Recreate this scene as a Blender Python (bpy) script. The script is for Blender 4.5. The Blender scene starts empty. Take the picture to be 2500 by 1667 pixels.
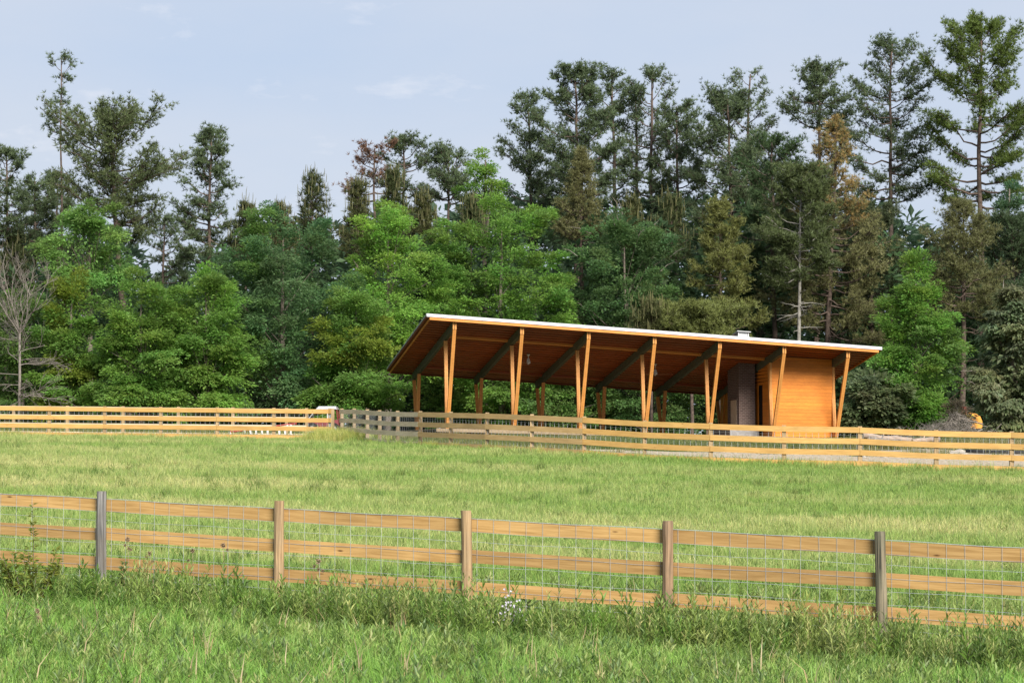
import bpy, math, random
import numpy as np
from mathutils import Matrix, Vector

# ------------------------------------------------------------------ camera, sky, sun, exposure
scene = bpy.context.scene
F_PX = 6000.0                     # focal length in pixels of a 2500 px wide frame
HORIZON = 1130.0                  # image row of the horizon in that frame
PITCH = math.atan((HORIZON - 833.5) / F_PX)
cam_data = bpy.data.cameras.new('camera')
cam_data.sensor_width = 36.0
cam_data.lens = F_PX / 2500.0 * 36.0
cam_data.clip_start = 0.5
cam_data.clip_end = 5000.0
cam = bpy.data.objects.new('camera', cam_data)
cam.location = (0, 0, 0)
cam.rotation_euler = (math.pi / 2 + PITCH, 0, 0)
scene.collection.objects.link(cam)
scene.camera = cam

SUN_ELEV = math.radians(33.0)
SUN_AZ = math.radians(158.0)      # compass bearing of the sun seen from +Y, clockwise: behind the camera, to the right
world = bpy.data.worlds.new('World')
scene.world = world
world.use_nodes = True
wn, wl = world.node_tree.nodes, world.node_tree.links
wn.clear()
w_out = wn.new('ShaderNodeOutputWorld')
w_bg = wn.new('ShaderNodeBackground')
w_sky = wn.new('ShaderNodeTexSky')
w_sky.sky_type = 'NISHITA'
w_sky.sun_disc = False
w_sky.sun_elevation = SUN_ELEV
w_sky.sun_rotation = SUN_AZ
w_sky.air_density = 1.0
w_sky.dust_density = 1.2
w_sky.ozone_density = 1.5
w_tc = wn.new('ShaderNodeTexCoord')
w_map = wn.new('ShaderNodeMapping')
w_map.inputs['Scale'].default_value = (3.0, 3.0, 9.0)
w_n1 = wn.new('ShaderNodeTexNoise'); w_n1.inputs['Scale'].default_value = 1.3; w_n1.inputs['Detail'].default_value = 6; w_n1.inputs['Roughness'].default_value = 0.55
w_r1 = wn.new('ShaderNodeMapRange'); w_r1.inputs['From Min'].default_value = 0.30; w_r1.inputs['From Max'].default_value = 0.72
w_r1.inputs['To Min'].default_value = 0.0; w_r1.inputs['To Max'].default_value = 1.0
w_n2 = wn.new('ShaderNodeTexNoise'); w_n2.inputs['Scale'].default_value = 6.5; w_n2.inputs['Detail'].default_value = 7; w_n2.inputs['Roughness'].default_value = 0.6
w_r2 = wn.new('ShaderNodeMapRange'); w_r2.inputs['From Min'].default_value = 0.60; w_r2.inputs['From Max'].default_value = 0.78
w_r2.inputs['To Min'].default_value = 0.0; w_r2.inputs['To Max'].default_value = 0.45
w_mix = wn.new('ShaderNodeMix'); w_mix.data_type = 'RGBA'
w_mix2 = wn.new('ShaderNodeMix'); w_mix2.data_type = 'RGBA'
w_veil = wn.new('ShaderNodeMix'); w_veil.data_type = 'RGBA'
w_veil.inputs[6].default_value = (3.65, 4.30, 5.45, 1)     # thin high veil: bluer where thin
w_veil.inputs[7].default_value = (4.40, 4.72, 5.40, 1)     # greyer where thick
w_mix.inputs[0].default_value = 0.92
w_mix2.inputs[7].default_value = (6.3, 6.3, 6.6, 1)       # small wisps
wl.new(w_tc.outputs['Generated'], w_map.inputs['Vector'])
wl.new(w_map.outputs['Vector'], w_n1.inputs['Vector'])
wl.new(w_map.outputs['Vector'], w_n2.inputs['Vector'])
wl.new(w_n1.outputs['Fac'], w_r1.inputs['Value'])
wl.new(w_n2.outputs['Fac'], w_r2.inputs['Value'])
wl.new(w_r1.outputs['Result'], w_veil.inputs[0])
wl.new(w_veil.outputs[2], w_mix.inputs[7])
wl.new(w_sky.outputs['Color'], w_mix.inputs[6])
wl.new(w_r2.outputs['Result'], w_mix2.inputs[0])
wl.new(w_mix.outputs[2], w_mix2.inputs[6])
wl.new(w_mix2.outputs[2], w_bg.inputs['Color'])
w_bg.inputs['Strength'].default_value = 0.076
wl.new(w_bg.outputs['Background'], w_out.inputs['Surface'])

sun_data = bpy.data.lights.new('sun', 'SUN')
sun_data.energy = 3.7
sun_data.angle = math.radians(24.0)
sun_data.color = (1.0, 0.95, 0.87)
sun = bpy.data.objects.new('sun', sun_data)
_sd = Vector((math.sin(SUN_AZ) * math.cos(SUN_ELEV), math.cos(SUN_AZ) * math.cos(SUN_ELEV), math.sin(SUN_ELEV)))
sun.rotation_euler = _sd.to_track_quat('Z', 'Y').to_euler()
sun.location = (20, -30, 40)
scene.collection.objects.link(sun)

scene.view_settings.view_transform = 'Standard'
scene.view_settings.look = 'None'
scene.view_settings.exposure = 1.0
scene.view_settings.gamma = 1.0
scene.view_settings.use_curve_mapping = False
scene.render.engine = 'CYCLES'
scene.cycles.max_bounces = 8
scene.cycles.transparent_max_bounces = 8
scene.cycles.use_denoising = True
scene.cycles.denoising_prefilter = 'ACCURATE'

# ------------------------------------------------------------------ small helpers
rng = np.random.default_rng(7)
random.seed(7)
CF = np.array([0, math.cos(PITCH), math.sin(PITCH)])
CU = np.array([0, -math.sin(PITCH), math.cos(PITCH)])


def at(px, py, Y):
    """the point of the place seen at pixel (px, py) of the photograph, Y metres out"""
    d = CF + (px - 1250.0) / F_PX * np.array([1.0, 0, 0]) - (py - 833.5) / F_PX * CU
    return d * (Y / d[1])


def link(o):
    scene.collection.objects.link(o)
    return o


def tag(o, label=None, cat=None, group=None, kind=None):
    if label: o['label'] = label
    if cat: o['category'] = cat
    if group: o['group'] = group
    if kind: o['kind'] = kind
    return o


def thing(name, label, cat, loc, group=None):
    o = bpy.data.objects.new(name, None)
    o.empty_display_size = 0.3
    o.location = Vector([float(c) for c in loc])
    link(o)
    return tag(o, label, cat, group)


def root_loc(o):
    p = np.zeros(3)
    while o is not None:
        p = p + np.array(o.location)
        o = o.parent
    return p


def norm(a):
    a = np.asarray(a, float)
    return a / (np.linalg.norm(a, axis=-1, keepdims=True) + 1e-12)


class MB:
    """collects shapes for one mesh object"""
    def __init__(self):
        self.V, self.F, self.C, self.n = [], [], [], 0

    def add(self, V, F, col=None):
        V = np.asarray(V, float).reshape(-1, 3)
        F = np.asarray(F, int)
        self.V.append(V)
        self.F.append(F + self.n)
        if col is not None:
            col = np.asarray(col, float)
            if col.ndim == 1:
                col = np.tile(col[:3], (len(V), 1))
            self.C.append(col[:, :3])
        self.n += len(V)
        return self

    def box(self, c, ax, h):
        """centre, 3 axes (rows), half sizes"""
        c = np.asarray(c, float); ax = np.asarray(ax, float); h = np.asarray(h, float)
        s = np.array([[x, y, z] for x in (-1, 1) for y in (-1, 1) for z in (-1, 1)], float)
        return self.add(c + (s * h) @ ax, [[0, 1, 3, 2], [4, 6, 7, 5], [0, 4, 5, 1], [2, 3, 7, 6], [0, 2, 6, 4], [1, 5, 7, 3]])

    def hexa(self, P):
        """8 corners: bottom 4 counter-clockwise, then top 4"""
        return self.add(P, [[3, 2, 1, 0], [4, 5, 6, 7], [0, 1, 5, 4], [1, 2, 6, 5], [2, 3, 7, 6], [3, 0, 4, 7]])

    def tube(self, P, R, n=6, col=None, cap=True):
        P = np.asarray(P, float); k = len(P)
        R = np.broadcast_to(np.asarray(R, float), (k,))
        T = np.empty_like(P)
        T[1:-1] = P[2:] - P[:-2]; T[0] = P[1] - P[0]; T[-1] = P[-1] - P[-2]
        T = norm(T)
        ref = np.array([0.31, 0.95, 0.05]) if abs(T[0] @ np.array([0.31, 0.95, 0.05])) < 0.85 else np.array([0.9, 0.1, 0.42])
        A = norm(np.cross(T, ref)); B = np.cross(T, A)
        th = np.arange(n) * 2 * math.pi / n
        V = P[:, None] + R[:, None, None] * (A[:, None] * np.cos(th)[None, :, None] + B[:, None] * np.sin(th)[None, :, None])
        i = np.arange(k - 1)[:, None] * n; j = np.arange(n)[None]; j2 = (j + 1) % n
        Fq = np.stack([i + j, i + j2, i + n + j2, i + n + j], -1).reshape(-1, 4)
        base = self.n
        self.add(V.reshape(-1, 3), Fq, col)
        if cap:
            self.F.append(np.array([[base + (k - 1) * n + q for q in range(n)]]))
            self.F.append(np.array([[base + q for q in range(n)][::-1]]))
        return self

    def mesh(self, name, mat=None, off=None, smooth=False):
        V = np.concatenate(self.V)
        if off is not None: V = V - off
        sizes = np.concatenate([np.full(len(f), f.shape[1]) for f in self.F])
        loops = np.concatenate([f.reshape(-1) for f in self.F])
        me = bpy.data.meshes.new(name)
        me.vertices.add(len(V)); me.vertices.foreach_set('co', V.astype(np.float32).ravel())
        me.loops.add(len(loops)); me.loops.foreach_set('vertex_index', loops.astype(np.int32))
        me.polygons.add(len(sizes))
        st = np.concatenate([[0], np.cumsum(sizes)[:-1]])
        me.polygons.foreach_set('loop_start', st.astype(np.int32))
        me.polygons.foreach_set('use_smooth', np.full(len(sizes), bool(smooth)))
        me.update(calc_edges=True)
        if self.C:
            C = np.concatenate(self.C)
            ca = me.color_attributes.new('Col', 'FLOAT_COLOR', 'POINT')
            ca.data.foreach_set('color', np.concatenate([C, np.ones((len(C), 1))], 1).astype(np.float32).ravel())
        if mat is not None: me.materials.append(mat)
        return me

    def build(self, name, mat, parent=None, smooth=False):
        off = root_loc(parent) if parent is not None else None
        o = link(bpy.data.objects.new(name, self.mesh(name, mat, off, smooth)))
        if parent is not None: o.parent = parent
        return o


def place(name, me, parent, M):
    """object sharing mesh data, world matrix M (4x4), parented"""
    o = link(bpy.data.objects.new(name, me))
    if parent is not None:
        o.parent = parent
        M = Matrix.Translation(-Vector(root_loc(parent))) @ M
    o.matrix_basis = M
    return o


def frame_matrix(c, x, y, z):
    M = Matrix.Identity(4)
    for i, a in enumerate((x, y, z)):
        for r in range(3): M[r][i] = float(a[r])
    for r in range(3): M[r][3] = float(c[r])
    return M


# ------------------------------------------------------------------ materials
def new_mat(name):
    m = bpy.data.materials.new(name); m.use_nodes = True
    nt = m.node_tree
    return m, nt.nodes, nt.links, nt.nodes['Principled BSDF']


def set_spec(b, v):
    for k in ('Specular IOR Level', 'Specular'):
        if k in b.inputs:
            b.inputs[k].default_value = v; return


def foliage_mat(name, transl=0.35, rough=0.6, hue_noise=True):
    m, n, l, b = new_mat(name)
    col = n.new('ShaderNodeVertexColor'); col.layer_name = 'Col'
    b.inputs['Roughness'].default_value = rough
    set_spec(b, 0.25)
    tr = n.new('ShaderNodeBsdfTranslucent')
    hs = n.new('ShaderNodeHueSaturation'); hs.inputs['Value'].default_value = 1.5; hs.inputs['Hue'].default_value = 0.485
    mx = n.new('ShaderNodeMixShader'); mx.inputs[0].default_value = transl
    l.new(col.outputs['Color'], b.inputs['Base Color'])
    l.new(col.outputs['Color'], hs.inputs['Color'])
    l.new(hs.outputs['Color'], tr.inputs['Color'])
    l.new(b.outputs[0], mx.inputs[1]); l.new(tr.outputs[0], mx.inputs[2])
    l.new(mx.outputs[0], n['Material Output'].inputs['Surface'])
    return m


def wood_mat(name, c1, c2, grain=(2.0, 30.0, 30.0), rough=0.7, knots=0.0, var=0.12, bump=0.15, dirt=None):
    """boards run along local X"""
    m, n, l, b = new_mat(name)
    tc = n.new('ShaderNodeTexCoord'); oi = n.new('ShaderNodeObjectInfo')
    mp = n.new('ShaderNodeMapping'); mp.inputs['Scale'].default_value = grain
    ad = n.new('ShaderNodeVectorMath'); ad.operation = 'ADD'
    sc = n.new('ShaderNodeVectorMath'); sc.operation = 'SCALE'; sc.inputs['Scale'].default_value = 37.0
    cb = n.new('ShaderNodeCombineXYZ')
    for i in range(3): l.new(oi.outputs['Random'], cb.inputs[i])
    l.new(cb.outputs[0], sc.inputs[0]); l.new(tc.outputs['Object'], ad.inputs[0]); l.new(sc.outputs[0], ad.inputs[1])
    l.new(ad.outputs[0], mp.inputs['Vector'])
    no = n.new('ShaderNodeTexNoise'); no.inputs['Scale'].default_value = 1.0; no.inputs['Detail'].default_value = 5
    no.inputs['Distortion'].default_value = 0.6
    l.new(mp.outputs[0], no.inputs['Vector'])
    big = n.new('ShaderNodeTexNoise'); big.inputs['Scale'].default_value = 1.1; big.inputs['Detail'].default_value = 3
    l.new(ad.outputs[0], big.inputs['Vector'])
    cr = n.new('ShaderNodeValToRGB')
    cr.color_ramp.elements[0].position = 0.32; cr.color_ramp.elements[0].color = (*c1, 1)
    cr.color_ramp.elements[1].position = 0.68; cr.color_ramp.elements[1].color = (*c2, 1)
    l.new(no.outputs['Fac'], cr.inputs['Fac'])
    hs = n.new('ShaderNodeHueSaturation')
    mr = n.new('ShaderNodeMapRange'); mr.inputs['To Min'].default_value = 1 - var; mr.inputs['To Max'].default_value = 1 + var
    l.new(oi.outputs['Random'], mr.inputs['Value'])
    mb = n.new('ShaderNodeMapRange'); mb.inputs['From Min'].default_value = 0.3; mb.inputs['From Max'].default_value = 0.7
    mb.inputs['To Min'].default_value = 0.88; mb.inputs['To Max'].default_value = 1.1
    l.new(big.outputs['Fac'], mb.inputs['Value'])
    mu = n.new('ShaderNodeMath'); mu.operation = 'MULTIPLY'
    l.new(mr.outputs[0], mu.inputs[0]); l.new(mb.outputs[0], mu.inputs[1])
    l.new(mu.outputs[0], hs.inputs['Value']); l.new(cr.outputs['Color'], hs.inputs['Color'])
    out = hs.outputs['Color']
    if knots > 0:
        km = n.new('ShaderNodeMapping'); km.inputs['Scale'].default_value = (1.7, 0.01, 5.5)
        l.new(ad.outputs[0], km.inputs['Vector'])
        vo = n.new('ShaderNodeTexVoronoi'); vo.inputs['Scale'].default_value = 1.0
        l.new(km.outputs[0], vo.inputs['Vector'])
        kr = n.new('ShaderNodeValToRGB')
        kr.color_ramp.elements[0].position = 0.03; kr.color_ramp.elements[0].color = (1, 1, 1, 1)
        kr.color_ramp.elements[1].position = 0.085; kr.color_ramp.elements[1].color = (0, 0, 0, 1)
        l.new(vo.outputs['Distance'], kr.inputs['Fac'])
        kx = n.new('ShaderNodeMix'); kx.data_type = 'RGBA'; kx.inputs[7].default_value = (c1[0] * .25, c1[1] * .18, c1[2] * .15, 1)
        km2 = n.new('ShaderNodeMath'); km2.operation = 'MULTIPLY'; km2.inputs[1].default_value = knots
        l.new(kr.outputs['Color'], km2.inputs[0]); l.new(km2.outputs[0], kx.inputs[0]); l.new(out, kx.inputs[6])
        out = kx.outputs[2]
    if dirt is not None:
        dn = n.new('ShaderNodeTexNoise'); dn.inputs['Scale'].default_value = 3.0; dn.inputs['Detail'].default_value = 6; dn.inputs['Roughness'].default_value = .65
        l.new(ad.outputs[0], dn.inputs['Vector'])
        dr = n.new('ShaderNodeMapRange'); dr.inputs['From Min'].default_value = 0.42; dr.inputs['From Max'].default_value = 0.68
        dr.inputs['To Max'].default_value = 0.75
        l.new(dn.outputs['Fac'], dr.inputs['Value'])
        dx = n.new('ShaderNodeMix'); dx.data_type = 'RGBA'; dx.inputs[7].default_value = (*dirt, 1)
        l.new(dr.outputs[0], dx.inputs[0]); l.new(out, dx.inputs[6]); out = dx.outputs[2]
    l.new(out, b.inputs['Base Color'])
    b.inputs['Roughness'].default_value = rough; set_spec(b, 0.25)
    bp = n.new('ShaderNodeBump'); bp.inputs['Strength'].default_value = bump; bp.inputs['Distance'].default_value = 0.01
    l.new(no.outputs['Fac'], bp.inputs['Height']); l.new(bp.outputs[0], b.inputs['Normal'])
    return m


def noise_mat(name, c1, c2, scale=6.0, rough=0.8, spec=0.3, metallic=0.0, bump=0.1, detail=5):
    m, n, l, b = new_mat(name)
    tc = n.new('ShaderNodeTexCoord')
    no = n.new('ShaderNodeTexNoise'); no.inputs['Scale'].default_value = scale; no.inputs['Detail'].default_value = detail
    l.new(tc.outputs['Object'], no.inputs['Vector'])
    cr = n.new('ShaderNodeValToRGB')
    cr.color_ramp.elements[0].position = 0.33; cr.color_ramp.elements[0].color = (*c1, 1)
    cr.color_ramp.elements[1].position = 0.67; cr.color_ramp.elements[1].color = (*c2, 1)
    l.new(no.outputs['Fac'], cr.inputs['Fac']); l.new(cr.outputs['Color'], b.inputs['Base Color'])
    b.inputs['Roughness'].default_value = rough; b.inputs['Metallic'].default_value = metallic; set_spec(b, spec)
    if bump:
        bp = n.new('ShaderNodeBump'); bp.inputs['Strength'].default_value = bump; bp.inputs['Distance'].default_value = 0.02
        l.new(no.outputs['Fac'], bp.inputs['Height']); l.new(bp.outputs[0], b.inputs['Normal'])
    return m


M = {}
M['leaf'] = foliage_mat('leaf', 0.48, 0.5)
M['needle'] = foliage_mat('needle', 0.25, 0.5)
M['bark'] = noise_mat('bark', (.09, .075, .062), (.20, .165, .14), 9, .95, .1, bump=.5)
M['bark_pine'] = noise_mat('bark_pine', (.055, .042, .034), (.135, .10, .082), 7, .95, .1, bump=.5)
M['bark_pale'] = noise_mat('bark_pale', (.15, .14, .12), (.29, .275, .245), 6, .95, .1, bump=.4)
M['dead_wood'] = noise_mat('dead_wood', (.13, .112, .095), (.25, .22, .19), 8, .9, .1)
M['rail_near'] = wood_mat('rail_near', (.315, .182, .062), (.45, .280, .110), (2.2, 40, 40), knots=.95, var=.17)
M['rail_gold'] = wood_mat('rail_gold', (.42, .240, .072), (.53, .325, .112), (2.0, 30, 30), knots=.7, var=.07)
M['rail_lightened'] = wood_mat('rail_lightened', (.50, .40, .255), (.66, .54, .37), (2.0, 30, 30), knots=.4, var=.08)  # paler tone, lightened to offset the sun missing the corner stretch
M['rail_mid'] = wood_mat('rail_mid', (.38, .245, .10), (.48, .325, .15), (2.0, 30, 30), knots=.6, var=.07)  # in-between tone painted for the bend as it turns off the sun
M['post_grey'] = wood_mat('post_grey', (.055, .053, .050), (.30, .285, .27), (1.3, 34, 34), knots=.2, var=.05, bump=.6, dirt=(.13, .11, .085))
M['post_tan'] = wood_mat('post_tan', (.17, .105, .052), (.46, .31, .165), (1.3, 30, 30), knots=.2, var=.06, bump=.4, dirt=(.30, .22, .13))
M['post_brown'] = wood_mat('post_brown', (.085, .055, .032), (.34, .22, .13), (1.3, 30, 30), knots=.2, var=.05, bump=.5, dirt=(.17, .125, .085))
M['post_dark'] = wood_mat('post_dark', (.040, .040, .028), (.25, .21, .14), (1.3, 30, 30), knots=.2, var=.05, bump=.5, dirt=(.12, .12, .08))
M['post_far'] = wood_mat('post_far', (.24, .17, .09), (.36, .26, .15), (1.6, 20, 20), var=.15)
M['wire'] = noise_mat('wire', (.26, .28, .29), (.36, .38, .385), 30, .45, .5, .35, 0)
M['cedar'] = wood_mat('cedar', (.54, .165, .015), (.62, .205, .021), (2.0, 24, 24), rough=.5, var=.11, bump=.05)
M['post_wood'] = wood_mat('post_wood', (.52, .215, .052), (.62, .285, .080), (2.0, 26, 26), rough=.5, var=.05, bump=.05)
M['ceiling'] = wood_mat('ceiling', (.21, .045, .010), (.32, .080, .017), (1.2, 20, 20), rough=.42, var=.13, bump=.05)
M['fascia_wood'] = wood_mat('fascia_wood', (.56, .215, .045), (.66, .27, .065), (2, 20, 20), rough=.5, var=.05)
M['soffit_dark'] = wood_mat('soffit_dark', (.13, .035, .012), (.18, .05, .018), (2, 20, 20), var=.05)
M['beam_green'] = noise_mat('beam_green', (.078, .088, .058), (.11, .118, .082), 5, .6, .3)
M['white_metal'] = noise_mat('white_metal', (.52, .52, .55), (.60, .60, .62), 4, .45, .5, 0, 0)
M['grey_metal'] = noise_mat('grey_metal', (.40, .41, .41), (.52, .53, .53), 8, .4, .5, .5, 0)
M['shingle'] = noise_mat('shingle', (.06, .042, .035), (.13, .095, .08), 40, .95, .1)
M['concrete'] = noise_mat('concrete', (.22, .21, .205), (.30, .285, .275), 6, .9, .2)
M['shade_black'] = noise_mat('shade_black', (.012, .010, .009), (.02, .017, .015), 6, .8, .1)  # near-black colour standing in for shade below the floor and indoors
M['firebrick'] = noise_mat('firebrick', (.46, .34, .23), (.56, .43, .31), 9, .9, .1)
M['deck'] = wood_mat('deck', (.25, .18, .11), (.34, .26, .17), (2, 24, 24), var=.1)
M['red_paint'] = noise_mat('red_paint', (.30, .040, .030), (.38, .06, .045), 8, .5, .5, 0, 0)
M['white_paint'] = noise_mat('white_paint', (.52, .52, .53), (.60, .60, .60), 8, .5, .4, 0, 0)
M['maroon'] = noise_mat('maroon', (.13, .022, .024), (.19, .035, .035), 5, .35, .5, 0, 0)
M['black_rubber'] = noise_mat('black_rubber', (.012, .012, .013), (.03, .03, .03), 12, .7, .3)
M['glass_dark'] = noise_mat('glass_dark', (.03, .035, .04), (.06, .065, .07), 3, .12, .6, 0, 0)
M['machine_yellow'] = noise_mat('machine_yellow', (.62, .26, .025), (.70, .31, .035), 4, .45, .5, 0, 0)
M['sign_yellow'] = noise_mat('sign_yellow', (.72, .52, .03), (.78, .58, .05), 6, .5, .4, 0, 0)
M['log_pale'] = wood_mat('log_pale', (.24, .175, .135), (.38, .30, .24), (1.5, 12, 12), var=.15, bump=.4)
M['stone'] = noise_mat('stone', (.26, .23, .19), (.38, .34, .29), 7, .95, .1, bump=.5)
M['petal'] = noise_mat('petal', (.42, .40, .46), (.52, .49, .54), 20, .7, .2, 0, 0)
M['seedhead'] = noise_mat('seedhead', (.16, .11, .075), (.34, .25, .17), 40, .95, .1)
M['fan_white'] = noise_mat('fan_white', (.62, .62, .62), (.70, .70, .70), 6, .35, .5, 0, 0)
M['blade_wood'] = wood_mat('blade_wood', (.26, .11, .05), (.34, .16, .08), (3, 20, 20))


def brick_mat():
    m, n, l, b = new_mat('chimney_brick')
    tc = n.new('ShaderNodeTexCoord')
    br = n.new('ShaderNodeTexBrick')
    br.inputs['Scale'].default_value = 1.0
    br.inputs['Brick Width'].default_value = 0.21; br.inputs['Row Height'].default_value = 0.074
    br.inputs['Mortar Size'].default_value = 0.011
    br.inputs['Color1'].default_value = (.085, .055, .047, 1); br.inputs['Color2'].default_value = (.14, .092, .08, 1)
    br.inputs['Mortar'].default_value = (.20, .16, .14, 1)
    sx = n.new('ShaderNodeSeparateXYZ'); ad = n.new('ShaderNodeMath'); ad.operation = 'ADD'; cb = n.new('ShaderNodeCombineXYZ')
    l.new(tc.outputs['Object'], sx.inputs[0]); l.new(sx.outputs[0], ad.inputs[0]); l.new(sx.outputs[1], ad.inputs[1])
    l.new(ad.outputs[0], cb.inputs[0]); l.new(sx.outputs[2], cb.inputs[1]); l.new(cb.outputs[0], br.inputs['Vector'])
    l.new(br.outputs['Color'], b.inputs['Base Color'])
    b.inputs['Roughness'].default_value = .9; set_spec(b, .15)
    bp = n.new('ShaderNodeBump'); bp.inputs['Strength'].default_value = .6; bp.inputs['Distance'].default_value = .01; bp.invert = True
    l.new(br.outputs['Fac'], bp.inputs['Height']); l.new(bp.outputs[0], b.inputs['Normal'])
    return m


M['brick'] = brick_mat()


def ground_mat():
    m, n, l, b = new_mat('meadow_soil')
    tc = n.new('ShaderNodeTexCoord')
    a = n.new('ShaderNodeTexNoise'); a.inputs['Scale'].default_value = .35; a.inputs['Detail'].default_value = 6
    c = n.new('ShaderNodeTexNoise'); c.inputs['Scale'].default_value = 14; c.inputs['Detail'].default_value = 4
    l.new(tc.outputs['Object'], a.inputs['Vector']); l.new(tc.outputs['Object'], c.inputs['Vector'])
    r1 = n.new('ShaderNodeValToRGB')
    r1.color_ramp.elements[0].position = .35; r1.color_ramp.elements[0].color = (.075, .105, .028, 1)
    r1.color_ramp.elements[1].position = .65; r1.color_ramp.elements[1].color = (.16, .165, .062, 1)
    r2 = n.new('ShaderNodeValToRGB')
    r2.color_ramp.elements[0].position = .35; r2.color_ramp.elements[0].color = (.55, .55, .5, 1)
    r2.color_ramp.elements[1].position = .65; r2.color_ramp.elements[1].color = (1.15, 1.1, 1.0, 1)
    l.new(a.outputs['Fac'], r1.inputs['Fac']); l.new(c.outputs['Fac'], r2.inputs['Fac'])
    mx = n.new('ShaderNodeMix'); mx.data_type = 'RGBA'; mx.blend_type = 'MULTIPLY'; mx.inputs[0].default_value = 1
    l.new(r1.outputs['Color'], mx.inputs[6]); l.new(r2.outputs['Color'], mx.inputs[7]); l.new(mx.outputs[2], b.inputs['Base Color'])
    b.inputs['Roughness'].default_value = 1; set_spec(b, .05)
    return m


M['ground'] = ground_mat()
M['lane'] = noise_mat('lane', (.24, .20, .135), (.50, .42, .32), 9, 1.0, .05, bump=.5, detail=8)


def grass_mat(name, green, dry, transl=0.35):
    """blade colour: mixes green and dry by the clump's own 'dry' value, times the blade's own shade"""
    m, n, l, b = new_mat(name)
    at_ = n.new('ShaderNodeAttribute'); at_.attribute_type = 'INSTANCER'; at_.attribute_name = 'dry'
    sh = n.new('ShaderNodeVertexColor'); sh.layer_name = 'Col'
    mx = n.new('ShaderNodeMix'); mx.data_type = 'RGBA'
    mx.inputs[6].default_value = (*green, 1); mx.inputs[7].default_value = (*dry, 1)
    l.new(at_.outputs['Fac'], mx.inputs[0])
    mu = n.new('ShaderNodeMix'); mu.data_type = 'RGBA'; mu.blend_type = 'MULTIPLY'; mu.inputs[0].default_value = 1
    l.new(mx.outputs[2], mu.inputs[6]); l.new(sh.outputs['Color'], mu.inputs[7])
    l.new(mu.outputs[2], b.inputs['Base Color'])
    b.inputs['Roughness'].default_value = .5; set_spec(b, .3)
    tr = n.new('ShaderNodeBsdfTranslucent'); l.new(mu.outputs[2], tr.inputs['Color'])
    ms = n.new('ShaderNodeMixShader'); ms.inputs[0].default_value = transl
    l.new(b.outputs[0], ms.inputs[1]); l.new(tr.outputs[0], ms.inputs[2])
    l.new(ms.outputs[0], n['Material Output'].inputs['Surface'])
    return m


# ------------------------------------------------------------------ fence lines and terrain
NEAR = [(-210, 1174.5, 29.75), (248, 1198.6, 28.7), (682, 1222, 27.75), (1141, 1245.7, 26.8), (1630, 1271, 25.9), (2151, 1296.6, 25.0), (2700, 1325, 24.1)]
near_tops = [at(*q) for q in NEAR]
NEAR_H = 1.36
MIDX = [2655, 2469, 2285, 2099, 1913.7, 1735, 1574, 1426.5, 1299, 1190, 1101, 1026.6, 971, 927, 897, 865, 835]
MIDD = [72.0, 72.67, 72.91, 73.22, 73.47, 73.93, 74.99, 76.25, 77.75, 79.42, 81.25, 83.17, 85.19, 87.27, 89.39, 91.51, 93.62]
MIDY = [1058, 1052.6, 1048.8, 1040.3, 1037.6, 1031.6, 1025.7, 1016.4, 1010.9, 1006.7, 1004.8, 1003.2, 1002.6, 1001, 999, 997, 997]
mid_tops = [at(x, y, d) for x, y, d in zip(MIDX, MIDY, MIDD)]
LEFT = [(x, 989.0 + (x / 835.0) * 8.0, 95.6 - (x / 835.0) * 2.0) for x in (805, 669, 531, 393, 256, 121, -15, -151)]
left_tops = [at(*q) for q in LEFT]
BACKX = [749, 700, 569, 436, 301, 165, 34, -99]
back_tops = [at(x, 988.5 + x / 835.0 * 8, 99.3 - x / 835.0) for x in BACKX]
FAR_H = 1.26

ctrl = []
for p in near_tops: ctrl.append((p[0], p[1], p[2] - NEAR_H))
for p in mid_tops[::2]: ctrl.append((p[0], p[1], p[2] - FAR_H))
for p in left_tops[1::2]: ctrl.append((p[0], p[1], p[2] - FAR_H))
for p in back_tops[2::3]: ctrl.append((p[0], p[1], p[2] - FAR_H))
for x, z in ((-6, -1.92), (0, -2.02), (6, -2.12)): ctrl.append((x, 20.0, z))
for x, z in ((-8, -1.72), (8, -1.78)): ctrl.append((x, 0.0, z))
# ground round the pavilion and along the edge of the wood
PAV = dict(th=0.208, X0=-2.7429, D=104.0, Z0=1.453, b=2.8773, sd=-0.0211, vB=7.5404, h0=4.1867, a=-0.06, c=-0.1775,
           t=-1.7006, i=0.407, bi=-0.3642, oL=1.2245, oR=1.4573, oF=1.9283, oB=1.0886, bd=0.37)
pu = np.array([math.cos(PAV['th']), math.sin(PAV['th']), 0.0])
pv = np.array([-math.sin(PAV['th']), math.cos(PAV['th']), 0.0])
pz = np.array([0, 0, 1.0])
PO = np.array([PAV['X0'], PAV['D'], PAV['Z0']])


def pp(u, v, w):
    return PO + u * pu + v * pv + w * pz


for u, v in ((-1, -1), (8, -1), (18, -1), (-1, 9), (8, 9), (18, 9)):
    q = pp(u, v, PAV['sd'] * u - 0.42); ctrl.append(tuple(q))
for x, y, d in ((-100, 1040, 113), (300, 1042, 114), (560, 1052, 116), (797, 1071, 118), (2300, 1078, 96), (2500, 1085, 92), (2480, 1056, 112), (2700, 1060, 112)):
    ctrl.append(tuple(at(x, y, d)))
for X in (-40, 0, 40): ctrl.append((X, 150.0, 1.9))
ctrl = np.array(ctrl)


def _tps(r2):
    return np.where(r2 > 1e-9, 0.5 * r2 * np.log(r2 + 1e-12), 0.0)


_c = ctrl[:, :2] / 20.0
_n = len(_c)
_K = _tps(((_c[:, None] - _c[None]) ** 2).sum(-1)) + np.eye(_n) * 2e-3
_Pm = np.concatenate([np.ones((_n, 1)), _c], 1)
_A = np.block([[_K, _Pm], [_Pm.T, np.zeros((3, 3))]])
_sol = np.linalg.solve(_A, np.concatenate([ctrl[:, 2], np.zeros(3)]))


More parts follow.
